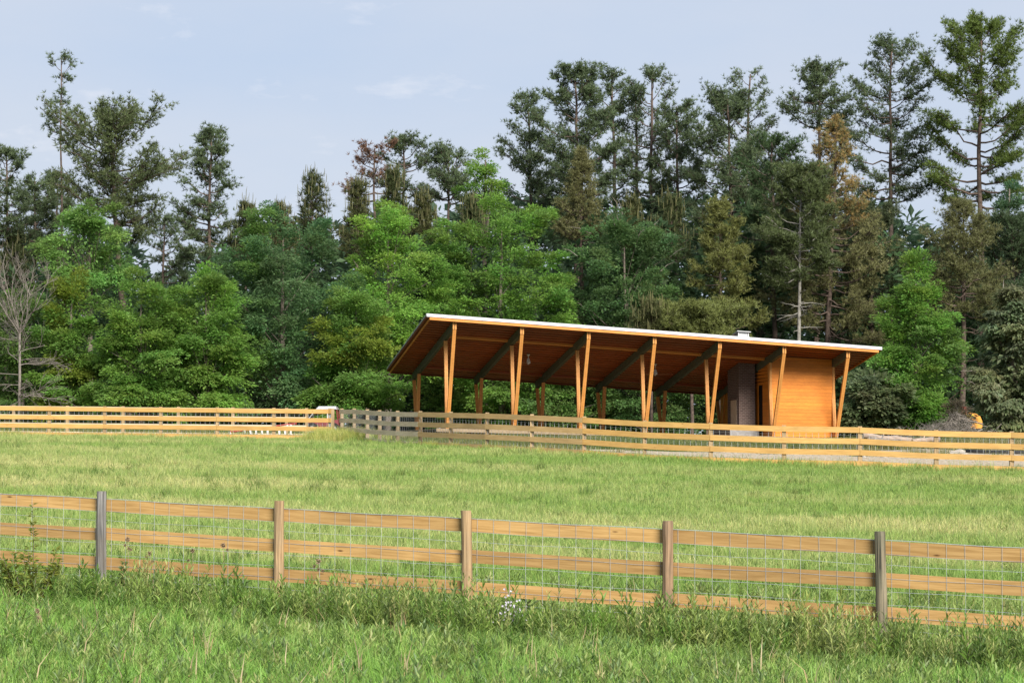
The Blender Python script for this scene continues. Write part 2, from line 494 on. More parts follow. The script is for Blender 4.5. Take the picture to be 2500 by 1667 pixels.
def zt(X, Y):
    X = np.asarray(X, float); Y = np.asarray(Y, float)
    sh = np.broadcast(X, Y).shape
    x = np.clip(np.broadcast_to(X, sh).ravel(), -34, 34) / 20.0
    y = np.clip(np.broadcast_to(Y, sh).ravel(), 0, 150) / 20.0
    q = np.stack([x, y], -1)
    out = np.empty(len(q))
    for i in range(0, len(q), 20000):
        s = q[i:i + 20000]
        out[i:i + 20000] = _tps(((s[:, None] - _c[None]) ** 2).sum(-1)) @ _sol[:_n] + _sol[_n] + s @ _sol[_n + 1:]
    return out.reshape(sh)


# the fences run on beyond the frame
def run_on(p, q, n, h):
    out = []
    for k in range(1, n + 1):
        e = p + (p - q) * k
        out.append(np.array([e[0], e[1], float(zt(e[0], e[1])) + h]))
    return out


near_tops = run_on(near_tops[0], near_tops[1], 3, NEAR_H)[::-1] + near_tops + run_on(near_tops[-1], near_tops[-2], 3, NEAR_H)
mid_all = run_on(mid_tops[0], mid_tops[1], 4, FAR_H)[::-1] + mid_tops
left_tops = left_tops + run_on(left_tops[-1], left_tops[-2], 5, FAR_H)

# ground sheet out to the horizon
gx = np.concatenate([-np.geomspace(1500, 45, 14), np.arange(-44, 44.1, 1.0), np.geomspace(45, 1500, 14)])
gy = np.concatenate([[-300, -100, -30, -8, 0, 8, 14], np.arange(16, 125, 1.0), np.geomspace(126, 3000, 26)])
GX, GY = np.meshgrid(gx, gy)
GZ = zt(GX, GY)
nx = len(gx)
ii, jj = np.meshgrid(np.arange(nx - 1), np.arange(len(gy) - 1))
a0 = (jj * nx + ii).ravel()
gm = MB().add(np.stack([GX, GY, GZ], -1).reshape(-1, 3), np.stack([a0, a0 + 1, a0 + nx + 1, a0 + nx], -1))
ground = gm.build('ground', M['ground'], None, True)
tag(ground, 'sloping green meadow ground below the wood', 'ground', kind='structure')

# bare straw-strewn lane behind the middle fence
lane = MB()
lp = np.array(mid_tops[:11])
lp = np.concatenate([[lp[0] + (lp[0] - lp[1]) * 7], lp])
lp = np.concatenate([lp[:1] + (lp[1:2] - lp[:1]) * t for t in (0, .33, .66)] + [lp[i:i + 1] + (lp[i + 1:i + 2] - lp[i:i + 1]) * t for i in range(1, len(lp) - 1) for t in (0, .5)])
nn = np.zeros_like(lp)
tt = np.gradient(lp, axis=0); nn[:, 0], nn[:, 1] = tt[:, 1], -tt[:, 0]
nn = norm(nn); nn[nn[:, 1] < 0] *= -1
NC = 9
lv = []
for i in range(len(lp)):
    wd = 14.0 + 0.6 * math.sin(i * 1.3) - (0 if i < 6 else (i - 6) * 0.62)
    for k in range(NC):
        q = lp[i] + nn[i] * (-0.15 + (0.1 * math.sin(i * 2.1) if k == 0 else 0) + wd * k / (NC - 1))
        lv.append((q[0], q[1], float(zt(q[0], q[1])) + 0.035))
fi = [[i * NC + k, i * NC + k + 1, (i + 1) * NC + k + 1, (i + 1) * NC + k] for i in range(len(lp) - 1) for k in range(NC - 1)]
lane.add(lv, fi)
tag(lane.build('dirt_lane', M['lane'], None, True), 'pale straw covered dirt lane behind the wooden fence', 'lane', kind='structure')

exec_after = []

# ------------------------------------------------------------------ pavilion
P_ = PAV
B = P_['b']; L6 = 6 * B; SD = P_['sd']
gz0 = float(zt(PO[0], PO[1]))
pav = thing('pavilion', 'open timber pavilion with tilted shed roof, splayed orange posts and grey green beams', 'pavilion', (PO[0], PO[1], gz0))


def ceil_w(u, v):
    return P_['h0'] + P_['a'] * u + P_['c'] * v


def slab(name, mat, u0, u1, v0, v1, wl, wh, parent):
    """block between two functions of (u, v)"""
    c = [(u0, v0), (u1, v0), (u1, v1), (u0, v1)]
    m = MB().hexa([pp(u, v, wl(u, v)) for u, v in c] + [pp(u, v, wh(u, v)) for u, v in c])
    return m.build(name, mat, parent)


dk = lambda o: (lambda u, v: SD * u + o)
ck = lambda o: (lambda u, v: ceil_w(u, v) + o)
# deck
deck = slab('deck', M['shade_black'], -0.45, L6 + 1.0, -0.40, P_['vB'] + .5, dk(-.34), dk(-.06), pav)  # black block paints the shade of the crawl space under the boards
slab('deck_edge_board', M['deck'], -0.55, L6 + 1.15, -0.50, -0.46, dk(-.15), dk(0.0), deck)
nb = 38
for k in range(nb):
    v0 = -.455 + (P_['vB'] + .95) * k / nb; v1 = -.455 + (P_['vB'] + .95) * (k + 1) / nb - .012
    slab('deck_board', M['deck'], -0.52, L6 + 1.12, v0, v1, dk(-.058), dk(-.018 + .003 * (k % 3)), deck)
for k in range(8):
    slab('foundation_pier', M['concrete'], k * B - .12 if k < 7 else L6 + .7, (k * B + .12) if k < 7 else L6 + .94, -.22, .02, dk(-.75), dk(-.341), deck)
# roof
uA, uB, vA, vBk = -P_['oL'], L6 + P_['oR'], -P_['oF'], P_['vB'] + P_['oB']
roof = slab('roof', M['shingle'], uA + .01, uB - .01, vA + .012, vBk - .01, ck(.045), ck(.135), pav)
slab('white_drip_edge', M['white_metal'], uA, uB, vA - .014, vA + .010, ck(.012), ck(.138), roof)
slab('front_fascia_board', M['fascia_wood'], uA + .14, uB - .14, vA + .02, vA + .06, ck(-.105), ck(.011), roof)
for s in (0, 1):
    e = uA if s == 0 else uB
    d = 1 if s == 0 else -1
    us = sorted((e - d * .012, e + d * .008))
    slab('side_drip_edge', M['grey_metal'], us[0], us[1], vA + .012, vBk - .004, ck(.07), ck(.138), roof)
    us = sorted((e + d * .010, e + d * .125))
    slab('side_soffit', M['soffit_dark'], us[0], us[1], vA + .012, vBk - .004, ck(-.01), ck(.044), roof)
    us = sorted((e + d * .128, e + d * .17))
    slab('side_fascia_board', M['fascia_wood'], us[0], us[1], vA + .062, vBk - .05, ck(-.095), ck(.044), roof)
slab('back_fascia_board', M['soffit_dark'], uA + .172, uB - .172, vBk - .06, vBk - .012, ck(-.09), ck(.044), roof)
# ceiling boards run the length of the roof, every other one set a little lower
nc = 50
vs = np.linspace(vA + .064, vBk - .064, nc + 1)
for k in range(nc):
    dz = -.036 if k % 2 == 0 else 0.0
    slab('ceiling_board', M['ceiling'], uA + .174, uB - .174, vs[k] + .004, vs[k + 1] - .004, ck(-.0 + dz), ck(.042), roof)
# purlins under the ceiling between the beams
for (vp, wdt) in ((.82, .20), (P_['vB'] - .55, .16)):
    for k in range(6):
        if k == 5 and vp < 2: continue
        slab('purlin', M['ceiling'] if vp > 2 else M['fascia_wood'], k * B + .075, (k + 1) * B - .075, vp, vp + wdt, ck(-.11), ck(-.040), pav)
# rafter beams with tan end plates
bw, bd = .065, P_['bd']
vt, vb2 = P_['t'], P_['vB'] + 1.0
for k in range(7):
    u = k * B
    bm = MB()
    for du0, du1 in ((-bw, -.012), (.012, bw)):
        c = [(u + du0, vt + .035), (u + du1, vt + .035), (u + du1, vb2), (u + du0, vb2)]
        bot = [pp(a, v, ceil_w(a, v) - bd) for a, v in c]
        # the rear foot of the beam is cut back
        bot[2] = pp(c[2][0], c[2][1] - .06, ceil_w(c[2][0], vb2 - .06) - bd); bot[3] = pp(c[3][0], c[3][1] - .06, ceil_w(c[3][0], vb2 - .06) - bd)
        bm.hexa(bot + [pp(a, v, ceil_w(a, v) - .040) for a, v in c])
    c = [(u - .012, vt + .06), (u + .012, vt + .06), (u + .012, vb2 - .25), (u - .012, vb2 - .25)]
    bm.hexa([pp(a, v, ceil_w(a, v) - bd + .02) for a, v in c] + [pp(a, v, ceil_w(a, v) - .03) for a, v in c])
    beam = bm.build('rafter_beam', M['beam_green'], pav)
    for du0, du1 in ((-.078, -.012), (.014, .078)):
        c = [(u + du0, vt - .005), (u + du1, vt - .005), (u + du1, vt + .034), (u + du0, vt + .034)]
        MB().hexa([pp(a, v, ceil_w(a, v) - bd - .01) for a, v in c] + [pp(a, v, ceil_w(a, v) - .040) for a, v in c]).build('beam_end_plate', M['post_wood'], beam)


def post(u, v0, v1, w1, h=.066):
    """one leaning leg: two laminations with a groove"""
    m = MB()
    for du0, du1, dv in ((-.072, -.004, 0), (.004, .072, 0), (-.0045, .0045, .012)):
        lo = [(u + du0, v0 - h + dv), (u + du1, v0 - h + dv), (u + du1, v0 + h - dv), (u + du0, v0 + h - dv)]
        hi = [(u + du0, v1 - h + dv), (u + du1, v1 - h + dv), (u + du1, v1 + h - dv), (u + du0, v1 + h - dv)]
        m.hexa([pp(a, v, SD * u) for a, v in lo] + [pp(a, v, w1) for a, v in hi])
    return m.build('post', M['post_wood'], pav)


for k in range(7):
    u = k * B
    post(u, -.075, vt + .075, ceil_w(u, vt + .075) - bd - .012)
    post(u, .075, P_['i'], ceil_w(u, P_['i']) - bd - .012)
    post(u, P_['vB'] - .075, P_['vB'] + P_['bi'] - .12, ceil_w(u, P_['vB'] + P_['bi'] - .12) - bd - .004)
    post(u, P_['vB'] + .075, P_['vB'] + .84, ceil_w(u, P_['vB'] + .84) - bd - .004)

# enclosed room at the far end: lapped orange siding
room = slab('room', M['shade_black'], 5 * B + .02, 6 * B - .02, .27, P_['vB'] + .2, dk(.002), ck(-.040), pav)  # solid core; its black is painted indoor shade seen through the doorway
rh = .152


def siding(face):
    k = 0
    while True:
        w0, w1 = k * rh, (k + 1) * rh
        if face == 'front':
            ends = [(5 * B - .02, .24), (6 * B + .02, .24)]; nrm_v = np.array([0, -1.0])
        elif face == 'left':
            ends = [(5 * B - .012, P_['vB'] + .2), (5 * B - .012, .262)]; nrm_v = np.array([-1.0, 0])
        else:
            ends = [(6 * B + .012, .262), (6 * B + .012, P_['vB'] + .2)]; nrm_v = np.array([1.0, 0])
        lo = [SD * e[0] + w0 + .004 for e in ends]; hi = [SD * e[0] + w1 for e in ends]
        cl = [ceil_w(*e) - .042 for e in ends]
        if face == 'left' and 0 < k < 15:      # doorway: two lengths of board
            segs = [(0, .78), (.86, 1)]
        else:
            segs = [(0, 1)]
        done = True
        for s0, s1 in segs:
            E2 = []
            for s in (s0, s1):
                e = np.array(ends[0]) * (1 - s) + np.array(ends[1]) * s
                E2.append((e, lo[0] * (1 - s) + lo[1] * s, min(hi[0] * (1 - s) + hi[1] * s, cl[0] * (1 - s) + cl[1] * s), cl[0] * (1 - s) + cl[1] * s))
            if any(q[2] - q[1] > .01 for q in E2):
                done = False
                pts = []
                for dn, wi in ((0, 1), (1, 2)):
                    pass
                q0, q1 = E2
                def c(q, out, w): 
                    e = q[0] + nrm_v * out
                    return pp(e[0], e[1], w)
                m = MB().hexa([c(q0, .018, q0[1]), c(q1, .018, q1[1]), c(q1, -.004, q1[1]), c(q0, -.004, q0[1]),
                               c(q0, .010, max(q0[2], q0[1] + .002)), c(q1, .010, max(q1[2], q1[1] + .002)), c(q1, -.004, max(q1[2], q1[1] + .002)), c(q0, -.004, max(q0[2], q0[1] + .002))])
                m.build('siding_board', M['cedar'], room)
        if done or k > 40: break
        k += 1


for fc in ('front', 'left', 'right'): siding(fc)
for u0, u1 in ((5 * B - .055, 5 * B + .05), (6 * B - .05, 6 * B + .055)):
    slab('corner_board', M['post_wood'], u0, u1, .195, .236 if u0 > 5.5 * B else .236, dk(.004), ck(-.044), room)
slab('corner_board', M['post_wood'], 5 * B - .058, 5 * B - .040, .2365, .33, dk(.004), ck(-.044), room)
# fireplace
ch = thing('chimney', 'brown brick fireplace chimney standing under the pavilion roof beside the orange room', 'chimney', pp(5 * B - .5, 2.8, SD * 5 * B))
cu0, cu1, cv0, cv1 = 5 * B - .90, 5 * B - .15, 2.0, 3.7
slab('chimney_breast', M['brick'], cu0, cu1, cv0, cv1, dk(.452), ck(-.042), ch)
slab('hearth', M['concrete'], 12.85, 14.18, 1.28, 3.95, dk(.002), dk(.45), ch)
fb = slab('firebox', M['brick'], cu0 - .03, cu0 - .004, 2.16, 3.2, dk(.452), dk(1.72), ch)
slab('firebrick_panel', M['firebrick'], cu0 - .045, cu0 - .032, 2.26, 3.10, dk(.46), dk(1.62), fb)
stk = slab('chimney_stack', M['brick'], 5 * B - .76, 5 * B - .28, 2.5, 3.2, ck(.137), ck(1.20), ch)
slab('stack_crown', M['grey_metal'], 5 * B - .80, 5 * B - .24, 2.45, 3.25, ck(1.202), ck(1.25), stk)
cap = slab('cap_screen', M['grey_metal'], 5 * B - .72, 5 * B - .32, 2.53, 3.15, ck(1.251), ck(1.44), stk)
for q in ((5 * B - .77, 5 * B - .725), (5 * B - .315, 5 * B - .27)):
    slab('cap_leg', M['white_metal'], q[0], q[1], 2.49, 2.525, ck(1.251), ck(1.442), stk)
slab('cap_lid', M['grey_metal'], 5 * B - .84, 5 * B - .20, 2.40, 3.3, ck(1.443), ck(1.48), stk)


def ceiling_fan(u, v, rod, label, ang):
    top = pp(u, v, ceil_w(u, v) - .040)
    t = thing('ceiling_fan', label, 'fan', top, 'fans hanging from the pavilion ceiling')
    dwn = lambda z: top - np.array([0, 0, z])
    MB().tube([dwn(0), dwn(.05), dwn(.09)], [.075, .07, .02], 10).build('mount', M['fan_white'], t, True)
    MB().tube([dwn(.05), dwn(rod)], .013, 6).build('down_rod', M['fan_white'], t)
    MB().tube([dwn(rod - .06), dwn(rod + .02), dwn(rod + .13), dwn(rod + .20), dwn(rod + .215)], [.02, .055, .085, .10, .06], 12).build('motor_bell', M['fan_white'], t, True)
    MB().tube([dwn(rod + .22), dwn(rod + .25)], [.05, .03], 10).build('lamp_cup', M['fan_white'], t, True)
    for k in range(3):
        a = ang + k * 2 * math.pi / 3
        d = np.array([math.cos(a), math.sin(a), 0]); s = np.array([-math.sin(a), math.cos(a), 0])
        z = rod + .205
        P = [dwn(z) + d * .08 - s * .045, dwn(z) + d * .78 - s * .07, dwn(z - .03) + d * .78 + s * .07, dwn(z - .02) + d * .08 + s * .045]
        P2 = [q + np.array([0, 0, .012]) for q in P]
        MB().hexa(P + P2).build('fan_blade', M['blade_wood'], t)


ceiling_fan(1.5 * B - .1, 3.2, .20, 'white ceiling fan hanging in the second bay of the pavilion from the open end', .1)
ceiling_fan(3.5 * B - .05, 3.3, .28, 'white ceiling fan hanging in the bay nearer the brick chimney', .02)

# ------------------------------------------------------------------ fences


def rail(points, h, t, mat, parent, name='rail'):
    """a board through the given centre-line points, made in its own frame (X along the board)"""
    P = np.array(points); c = P.mean(0)
    x = norm(P[-1] - P[0]); y = norm(np.cross([0, 0, 1.0], x)); z = np.cross(x, y)
    loc = (P - c) @ np.stack([x, y, z]).T
    V, Fs = [], []
    for q in loc:
        for dy, dz in ((-t, -h), (t, -h), (t, h), (-t, h)):
            V.append((q[0], q[1] + dy / 2, q[2] + dz / 2))
    n = len(loc)
    for i in range(n - 1):
        for k in range(4):
            Fs.append([i * 4 + k, i * 4 + (k + 1) % 4, (i + 1) * 4 + (k + 1) % 4, (i + 1) * 4 + k])
    Fs.append([0, 3, 2, 1]); Fs.append([(n - 1) * 4 + k for k in range(4)])
    me = MB().add(V, Fs).mesh(name, mat)
    return place(name, me, parent, frame_matrix(c, x, y, z))


def round_post(top, h, r, mat, parent, lean=(0, 0), seed=0, square=False, label=None):
    """post made along local X (so the grain runs up it)"""
    r_ = random.Random(seed)
    m = MB()
    n = 4 if square else 12
    ks = [0, .02, .25, .5, .75, .97, 1.0]
    V = []
    for k in ks:
        for j in range(n):
            a = j * 2 * math.pi / n + (math.pi / 4 if square else 0)
            rr = r * (1.41 if square else 1) * (1 + (r_.uniform(-.05, .05) if not square else 0)) * (.985 if k == 1.0 else 1) * (1.06 - .06 * k)
            V.append((k * h, math.cos(a) * rr + lean[0] * (k - .5), math.sin(a) * rr))
    Fs = []
    for i in range(len(ks) - 1):
        for j in range(n): Fs.append([i * n + j, i * n + (j + 1) % n, (i + 1) * n + (j + 1) % n, (i + 1) * n + j])
    m.add(V, Fs)
    m.F.append(np.array([[(len(ks) - 1) * n + j for j in range(n)]]))
    me = m.mesh('post', mat, None, False)
    base = np.array(top) - np.array([0, 0, h])
    o = place('post', me, parent, frame_matrix(base, (0, 0, 1), (1, 0, 0), (0, 1, 0)))
    if label: o['label'] = label
    return o


def side(a, b):
    """unit normal of a fence line, away from the camera"""
    d = norm(b - a); n = np.array([-d[1], d[0], 0]); n = norm(n)
    return n if n[1] > 0 else -n


nf = thing('wooden_fence', 'nearest three rail wooden fence with wire mesh, running across the weedy foreground', 'fence', (near_tops[6][0], near_tops[6][1], near_tops[6][2] - NEAR_H))
pm = ['post_brown', 'post_tan', 'post_grey'] + ['post_tan', 'post_grey', 'post_tan', 'post_tan', 'post_brown', 'post_dark', 'post_brown'] + ['post_tan', 'post_brown', 'post_tan']
plab = [None] * 3 + [None, 'silvery weathered split post', 'smooth tan post', 'tan post with a split dark top', 'brown post', 'dark greenish weathered post', None] + [None] * 3
for k, p in enumerate(near_tops):
    round_post(p, NEAR_H + .12, .056 if k != 4 else .058, M[pm[k]], nf, (random.uniform(-.03, .03), 0), k, False, plab[k])
for k in range(len(near_tops) - 1):
    a, b_ = near_tops[k], near_tops[k + 1]
    n_ = side(a, b_); d = norm(b_ - a)
    for r_ in range(3):
        off = np.array([0, 0, -(.092 + .338 * r_) - .07])
        j0, j1 = random.uniform(-.008, .008), random.uniform(-.008, .008)
        rail([a + n_ * .078 + off + d * .004 + [0, 0, j0], (a + b_) / 2 + n_ * .078 + off + [0, 0, (j0 + j1) / 2 - .006], b_ + n_ * .078 + off - d * .004 + [0, 0, j1]], .142, .036, M['rail_near'], nf)
    wm = MB()
    Ls = np.linalg.norm(b_ - a)
    nv = 12
    for q in range(nv):
        f = (q + .5) / nv
        t0 = a + (b_ - a) * f + n_ * .054
        wob = np.array([random.uniform(-.008, .008), 0, 0])
        wm.tube([t0 + [0, 0, -.085], t0 + wob + [0, 0, -.6], t0 + [0, 0, -1.26]], .0020, 3, cap=False)
    for z in (.092, .236, .34, .475, .605, .74, .87, 1.0, 1.12):
        ps = [a + (b_ - a) * f + n_ * .056 + [0, 0, -z + .006 * math.sin(f * 9 + z * 7)] for f in np.linspace(0, 1, 7)]
        wm.tube(ps, .0020 if z > .1 else .0035, 3, cap=False)
    tag(wm.build('wire_mesh', M['wire'], nf), kind='stuff')


def far_fence(name, label, tops, rail_mat, wires=True, posts='post_far', rails=4, start=0, joints=2, front=True):
    tops = [np.array(p) for p in tops]
    base = tops[len(tops) // 2] - np.array([0, 0, FAR_H])
    f = thing(name, label, 'fence', base)
    for k, p in enumerate(tops):
        round_post(p, FAR_H + .15, .06, M[posts], f, (0, 0), k, True)
    ns = [side(tops[k], tops[k + 1]) for k in range(len(tops) - 1)]
    pn = [ns[0]] + [norm(ns[k] + ns[k + 1]) for k in range(len(ns) - 1)] + [ns[-1]]
    s = -1 if front else 1
    k = start
    segs = []
    if start: segs.append((0, start))
    while k < len(tops) - 1:
        segs.append((k, min(k + joints, len(tops) - 1))); k += joints
    for (i0, i1) in segs:
        for r_ in range(rails):
            off = np.array([0, 0, -.035 - .333 * r_ - .0825 + random.uniform(-.006, .006)])
            pts = []
            for i in range(i0, i1):
                pts.append(tops[i] + pn[i] * .085 * s + off)
                if i < i1 - 1 or True: pts.append((tops[i] + tops[i + 1]) / 2 + ns[i] * .085 * s + off + [0, 0, random.uniform(-.008, .004)])
            pts.append(tops[i1] + pn[i1] * .085 * s + off)
            dd = norm(pts[-1] - pts[0]); pts[0] = pts[0] + dd * .004; pts[-1] = pts[-1] - dd * .004
            rail(pts, .165, .036, rail_mat if not callable(rail_mat) else rail_mat(i0), f)
    if wires:
        for i in range(len(tops) - 1):
            wm = MB(); a, b_ = tops[i], tops[i + 1]
            o = ns[i] * .062 * s
            for q in range(12):
                t0 = a + (b_ - a) * ((q + .5) / 12) + o
                wm.tube([t0 + [0, 0, -.06], t0 + [0, 0, -1.2]], .0042, 3, cap=False)
            for z in (.08, .27, .46, .65, .84, 1.03, 1.18):
                wm.tube([a + o + [0, 0, -z], b_ + o + [0, 0, -z]], .0042, 3, cap=False)
            tag(wm.build('wire_mesh', M['wire'], f), kind='stuff')
    return f


far_fence('wooden_fence', 'four rail fence curving in front of the pavilion with dark wire mesh behind', mid_all,
          lambda i: M['rail_gold'] if i < 10 else (M['rail_mid'] if i < 14 else M['rail_lightened']), start=1)  # rail tones stepped along the curve to paint its turn from the sun
far_fence('wooden_fence', 'straight golden four rail fence along the top of the meadow below the leafy trees', [mid_tops[-1] - np.array([.35, .05, 0])] + left_tops, M['rail_gold'], start=1)
far_fence('wooden_fence', 'second parallel fence seen through the gaps of the golden fence at the meadow top', back_tops, M['rail_lightened'], wires=False)

# ------------------------------------------------------------------ vegetation builders


def sph(n, r):
    d = r.normal(size=(n, 3))
    return norm(d)


def leaf_quads(P, A, N, Ln, Wd):
    """diamond leaves: base P, direction A, plane normal N"""
    A = norm(A); S = norm(np.cross(A, N))
    mid = P + A * (Ln * .5)[:, None]
    sag = norm(np.cross(S, A)) * (Ln * .10)[:, None]
    V = np.stack([P, mid + S * (Wd * .5)[:, None] + sag, P + A * Ln[:, None], mid - S * (Wd * .5)[:, None] + sag], 1)
    n = len(P)
    Fq = np.arange(n * 4).reshape(n, 4)
    return V.reshape(-1, 3), Fq


def clump_leaves(mb, C, R, n_each, r, col, ln=(.13, .22), wd=.5, flat=.55, droop=.25, ccol=None, jitter=.55, centre=None):
    """leafy sprays: C clump centres (k,3), R radii (k)"""
    k = len(C)
    idx = np.repeat(np.arange(k), n_each)
    n = len(idx)
    d = sph(n, r)
    d[:, 2] = np.where(r.random(n) < .72, np.abs(d[:, 2]), d[:, 2])
    rr = R[idx] * r.uniform(.45, 1.08, n) ** .6
    P = C[idx] + d * rr[:, None] * np.array([1, 1, flat])
    if centre is not None:
        out = norm((C - centre) * np.array([1, 1, .3]))[idx]
    else:
        out = d
    A = norm(d * np.array([1, 1, .35]) * .8 + out * .5 + sph(n, r) * jitter + np.array([0, 0, -droop]))
    N = norm(np.array([0, 0, 1.0]) * .55 + d * .55 + out * .65 + sph(n, r) * jitter)
    Ln = r.uniform(ln[0], ln[1], n)
    V, Fq = leaf_quads(P, A, N, Ln, Ln * wd * r.uniform(.8, 1.2, n))
    cc = np.asarray(col) if ccol is None else ccol[idx]
    c = cc * r.uniform(.78, 1.22, (n, 1)) * (1 + r.uniform(-.08, .08, (n, 3)))
    mb.add(V, Fq, np.repeat(c, 4, 0))


def crown_points(r, n, cz0, cz1, hw, prof, cx, cy, depth=1.0, shell=(.62, 1.0), lobes=5):
    """clump centres in a lumpy crown between heights cz0 and cz1"""
    ph = r.uniform(0, 6.28, (lobes, 2)); fr = r.integers(1, 5, (lobes, 2)); am = r.uniform(.06, .15, lobes)
    t = r.random(n * 3)
    wt = np.interp(t, prof[0], prof[1])
    keep = r.random(n * 3) < wt / max(prof[1])
    t = t[keep][:n]; w = np.interp(t, prof[0], prof[1])
    m = len(t)
    a = r.uniform(0, 2 * math.pi, m)
    lump = 1 + sum(am[q] * np.sin(fr[q, 0] * a + ph[q, 0] + fr[q, 1] * t * 6 + ph[q, 1]) for q in range(lobes))
    rad = w * lump * r.uniform(shell[0], shell[1], m) ** .7
    return np.stack([cx + np.cos(a) * rad * hw, cy + np.sin(a) * rad * hw * depth, cz0 + t * (cz1 - cz0)], -1), t


PROF_ROUND = ([0, .12, .35, .6, .8, .93, 1.0], [.70, .92, 1.0, .97, .80, .52, .18])
PROF_CONE = ([0, .1, .25, .5, .75, .92, 1.0], [.85, 1.0, 1.0, .90, .66, .38, .10])
PROF_COL = ([0, .1, .4, .75, .92, 1.0], [.75, .9, 1.0, .85, .5, .12])


def limbs(mb, r, base, top, rad, targets, n=6, wob=.04):
    """trunk with tapering limbs towards the given targets"""
    H = np.linalg.norm(top - base)
    ks = np.linspace(0, 1, 8)
    off = np.cumsum(r.normal(size=(8, 3)) * [1, 1, 0], 0) * wob * H / 12
    off -= off[0]
    off -= off[-1] * ks[:, None]
    P = base + (top - base) * ks[:, None] + off
    mb.tube(P, rad * (1 - .88 * ks) + .012, n)
    for T in targets:
        f = np.clip((T[2] - base[2]) / (top[2] - base[2] + 1e-6) - r.uniform(.12, .3), .12, .9)
        s = np.array([np.interp(f, ks, P[:, i]) for i in range(3)])
        m = (s + T) / 2 + np.array([0, 0, r.uniform(-.05, .12) * np.linalg.norm(T - s)])
        r0 = rad * (1 - .85 * f) * .34
        mb.tube([s, (s + m) / 2, m, T], [r0, r0 * .8, r0 * .55, r0 * .2 + .006], 5, cap=False)
    return P


def ground_at(px, D):
    X = (px - 1250.0) / F_PX * D
    return np.array([X, D, float(zt(X, D))])


def broadleaf(label, cx, top_y, hw_px, bot_y, D, col, seed, prof=PROF_ROUND, n=200, each=110, rc=(.42, .72), ln=(.105, .185), wd=.52, accent=None, acc=.15,
              name='broadleaf_tree', cat='tree', group='leafy trees along the edge of the wood', bark='bark', trunk_px=None, twigs=0, lean=0.0, depth=.85, flat=.56, shell=(.64, 1.0), droop=.25, bough=1.0):
    r = np.random.default_rng(seed)
    s = D / F_PX
    g = ground_at(trunk_px if trunk_px is not None else cx, D)
    ztop = at(cx, top_y, D)[2]; zbot = max(at(cx, bot_y, D)[2] - (.8 if bot_y > 980 else 0), g[2] + .05)
    X = (cx - 1250.0) * s
    hw = hw_px * s * 1.10
    t = thing(name, label, cat, g, group)
    nbg = max(16, int(n / 3.5 * bough))
    BC, tz = crown_points(r, nbg, zbot + .15, ztop - .35, hw - .30, prof, X, D, depth, shell, 6)
    BC[:, 0] += lean * (tz - .5) * hw
    mid = np.array([X, D, (zbot + ztop) / 2 - .15 * (ztop - zbot)])
    col = np.asarray(col, float)
    out = norm((BC - mid) * [1, 1, .35])
    sidew = norm(np.cross(out, [0, 0, 1.0]))
    BR = r.uniform(.55, 1.05, len(BC)) * (1.05 - .45 * tz) * min(1.25, max(.7, hw / 2.0))
    bc = col * r.uniform(.80, 1.22, (len(BC), 1)) * (1 + r.uniform(-.12, .12, (len(BC), 3)) * [1, .4, 1])
    if accent is not None:
        # some boughs carry paler new growth
        ph = r.uniform(0, 6, 3)
        sel = (np.sin(BC[:, 0] * 1.3 + ph[0]) + np.sin(BC[:, 2] * 1.1 + ph[1]) + np.sin(BC[:, 1] * 1.5 + ph[2]) + r.normal(size=len(BC)) * .5) > (1.6 - 3 * acc)
        bc[sel] = np.asarray(accent) * r.uniform(.85, 1.15, (sel.sum(), 1))
    k = 8
    bi_ = np.repeat(np.arange(len(BC)), k)
    m_ = len(bi_)
    q = sph(m_, r) * r.uniform(.35, 1.0, (m_, 1))
    q[:, 2] = np.where(r.random(m_) < .75, np.abs(q[:, 2]), q[:, 2])
    rb = BR[bi_][:, None]
    C = BC[bi_] + out[bi_] * q[:, :1] * rb * 1.0 + sidew[bi_] * q[:, 1:2] * rb * .85 + np.array([0, 0, 1.0]) * (q[:, 2:3] * rb * flat - .22 * np.abs(q[:, :1]) * rb)
    R = r.uniform(rc[0], rc[1], m_) * .62
    cc = bc[bi_] * r.uniform(.86, 1.14, (m_, 1))
    mb = MB()
    clump_leaves(mb, C, R * 1.08, max(22, int(each * .52)), r, col, ln, wd, .62, droop, cc, .38, mid)
    # sparse inner leaves
    Ci, _ = crown_points(r, n // 5, zbot + .3, ztop - .6, hw * .55, prof, X, D, depth, (.1, .8))
    clump_leaves(mb, Ci, np.full(len(Ci), .6), each // 2, r, col, (ln[0] * 1.2, ln[1] * 1.3), wd, .8, droop)
    mb.build('crown', M['leaf'], t)
    tb = MB()
    tg = C[r.choice(len(C), min(26, len(C)), replace=False)]
    limbs(tb, r, g - [0, 0, .15], np.array([X + lean * hw * .4, D, ztop - (ztop - zbot) * .15]), .035 * (ztop - g[2]) ** .8 * .75, tg)
    tb.build('trunk', M[bark], t, True)
    if twigs:
        tw = MB()
        for q in r.choice(len(C), min(twigs, len(C)), replace=False):
            a = C[q] + sph(1, r)[0] * .2
            d = norm(C[q] - [X, D, C[q][2] - .8]) * r.uniform(.5, 1.1) + sph(1, r)[0] * .35
            tw.tube([a, a + d * .5 + [0, 0, .06], a + d + [0, 0, -.05]], [.022, .016, .006], 4, cap=False)
        tw.build('bare_twig', M['dead_wood'], t)
    return t


